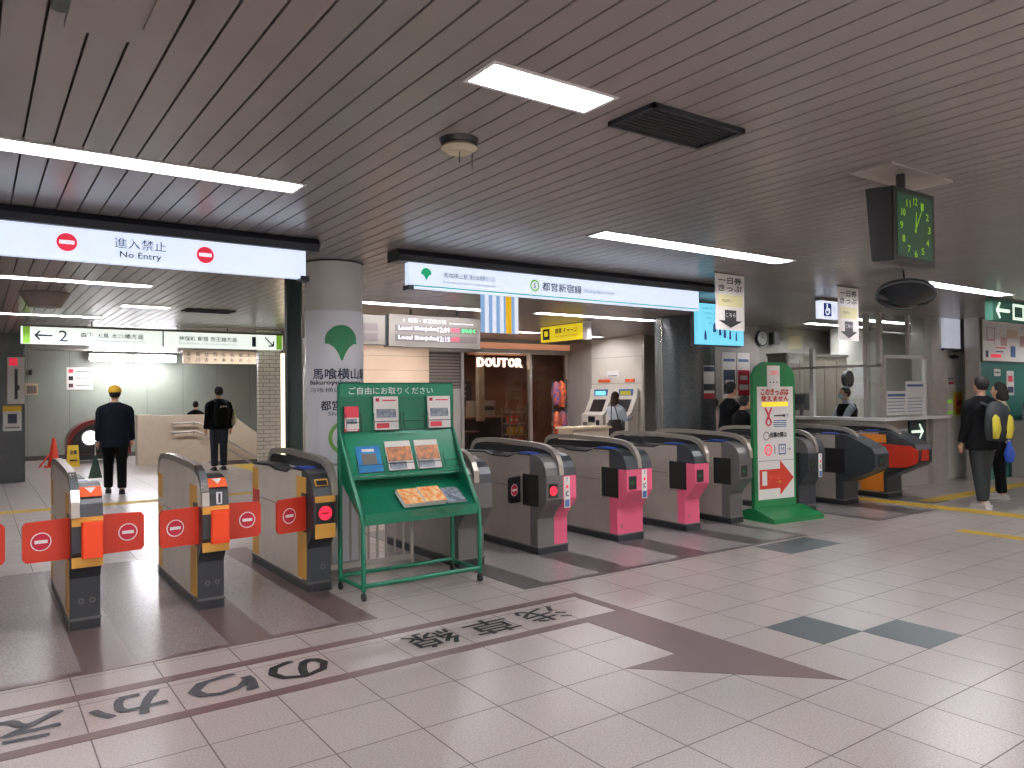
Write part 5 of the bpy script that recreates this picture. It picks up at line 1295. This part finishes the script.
# 4 woman at ticket machine
t4, s = person((10.75, 11.55, 0), 0.15, 1.63, 'woman in a pale coat with long brown hair using the ticket machine', m['lightc'], m['blackc'], m['hairbr'], female=True, coat=.35, hairlen=.2, armR=[(.02, .12, -.25), (-.05, .38, -.22)], armL=[(.02, .1, -.26), (-.02, .34, -.26)])
hb = thing('shoulder_bag', 'dark brown shoulder bag of the woman at the ticket machine', 'bag', (10.5, 11.3, .76))
b = MB(); b.add([(-.2, -.06, 0), (.2, -.06, 0), (.2, .06, 0), (-.2, .06, 0), (-.14, -.04, .32), (.14, -.04, .32), (.14, .04, .32), (-.14, .04, .32)], [(3, 2, 1, 0), (4, 5, 6, 7), (0, 1, 5, 4), (1, 2, 6, 5), (2, 3, 7, 6), (3, 0, 4, 7)], m['bag']); b.build('pouch', hb, bevel=.02)
MB().tube([(-.1, 0, .3), (-.05, .04, .6), (.05, .05, .6), (.1, 0, .3)], .012, m['bag']).build('strap', hb)
# 5 men near the office window
person((9.86, 8.0, 0), -.3, 1.76, 'standing man in a black jacket by the posters, leaning towards the office window', m['blackc'], m['blackc'], m['hairb'], lean=.12, armR=[(.0, .18, -.24), (-.06, .36, -.3)], armL=[(.0, .18, -.24), (-.06, .36, -.3)])
person((9.50, 7.47, 0), -.3, 1.56, 'shorter man in a black top bending at the office counter left of the notice board', m['blackc'], m['blackc'], m['hairb'], lean=.1, bow=.04, armR=[(.0, .18, -.24), (-.06, .3, -.2)], armL=[(.0, .18, -.24), (-.06, .3, -.2)])
person((10.76, 9.02, 0), 2.0, 1.5, 'person in a pale pink coat half hidden by the granite column', m['pinkc'], m['blackc'], m['hairb'], coat=.25)
# officer
person((12.62, 7.6, 0), PI-.55, 1.68, 'station clerk with face mask, grey shirt and black vest inside the office', m['shirt'], m['blackc'], m['hairb'], vest=m['blackc'], mask=True, bow=.03, armR=[(.02, .16, -.24), (-.06, .36, -.28)], armL=[(.02, .16, -.24), (-.06, .36, -.28)])
# right couple
t8, s = person((11.3, 4.83, 0), 1.15, 1.78, 'man in a black hooded jacket and charcoal trousers standing at right', m['blackc'], m['greyc'], m['hairb'], bulk=1.2, shoe=m['shoew'], stride=.1, coat=.08)
bp2 = thing('backpack', 'grey backpack with two yellow pockets on the man at right', 'backpack', (11.19, 4.60, .93), rot=1.15-PI/2)
MB().tube([(0, 0, 0), (0, -.02, .12), (0, -.03, .3), (0, -.01, .44), (0, .02, .5)], [(.15, .07), (.19, .1), (.19, .1), (.15, .08), (.08, .05)], m['greyc'], 14).build('pack', bp2)
for x in (-.1, .1): MB().tube([(x, -.09, .03), (x, -.11, .15), (x, -.10, .30), (x, -.08, .34)], [(.04, .03), (.065, .03), (.055, .03), (.02, .02)], m['bagy'], 12).build('pocket', bp2)
for sg in (1, -1): MB().tube([(sg*.1, .03, .46), (sg*.12, .12, .5), (sg*.13, .2, .4)], .02, m['greyc']).build('strap', bp2)
t9, s = person((12.4, 5.05, 0), 1.6, 1.70, 'woman in a cream coat with black hair standing right of the man with the backpack', m['beigec'], m['blackc'], m['hairb'], female=True, hairlen=.16, coat=.02, shoe=m['shoew'], stride=.05)
pb = thing('plastic_bag', 'small blue plastic bag carried at the right edge', 'bag', (12.32, 4.9, .55))
MB().tube([(0, 0, 0), (0, 0, .12), (0, 0, .22), (0, 0, .3)], [(.07, .05), (.1, .07), (.06, .04), (.02, .02)], m['blue'], 12).build('pouch', pb)
MB().tube([(0, -.03, .28), (0, 0, .36), (0, .03, .28)], .006, m['blue']).build('handle', pb)

# ------------------------------------------------------------------ world and view
w = bpy.data.worlds.new('world'); SC.world = w; w.use_nodes = True
w.node_tree.nodes['Background'].inputs[0].default_value = (.5, .52, .55, 1); w.node_tree.nodes['Background'].inputs[1].default_value = .3
SC.view_settings.view_transform = 'Standard'; SC.view_settings.look = 'None'; SC.view_settings.gamma = 1
SC.view_settings.use_curve_mapping = False
SC.view_settings.exposure = -0.1
SC.cycles.use_denoising = True
SC.cycles.max_bounces = 8; SC.cycles.diffuse_bounces = 4; SC.cycles.glossy_bounces = 4; SC.cycles.transparent_max_bounces = 12
SC.cycles.sample_clamp_indirect = 6
SC.cycles.use_light_tree = True
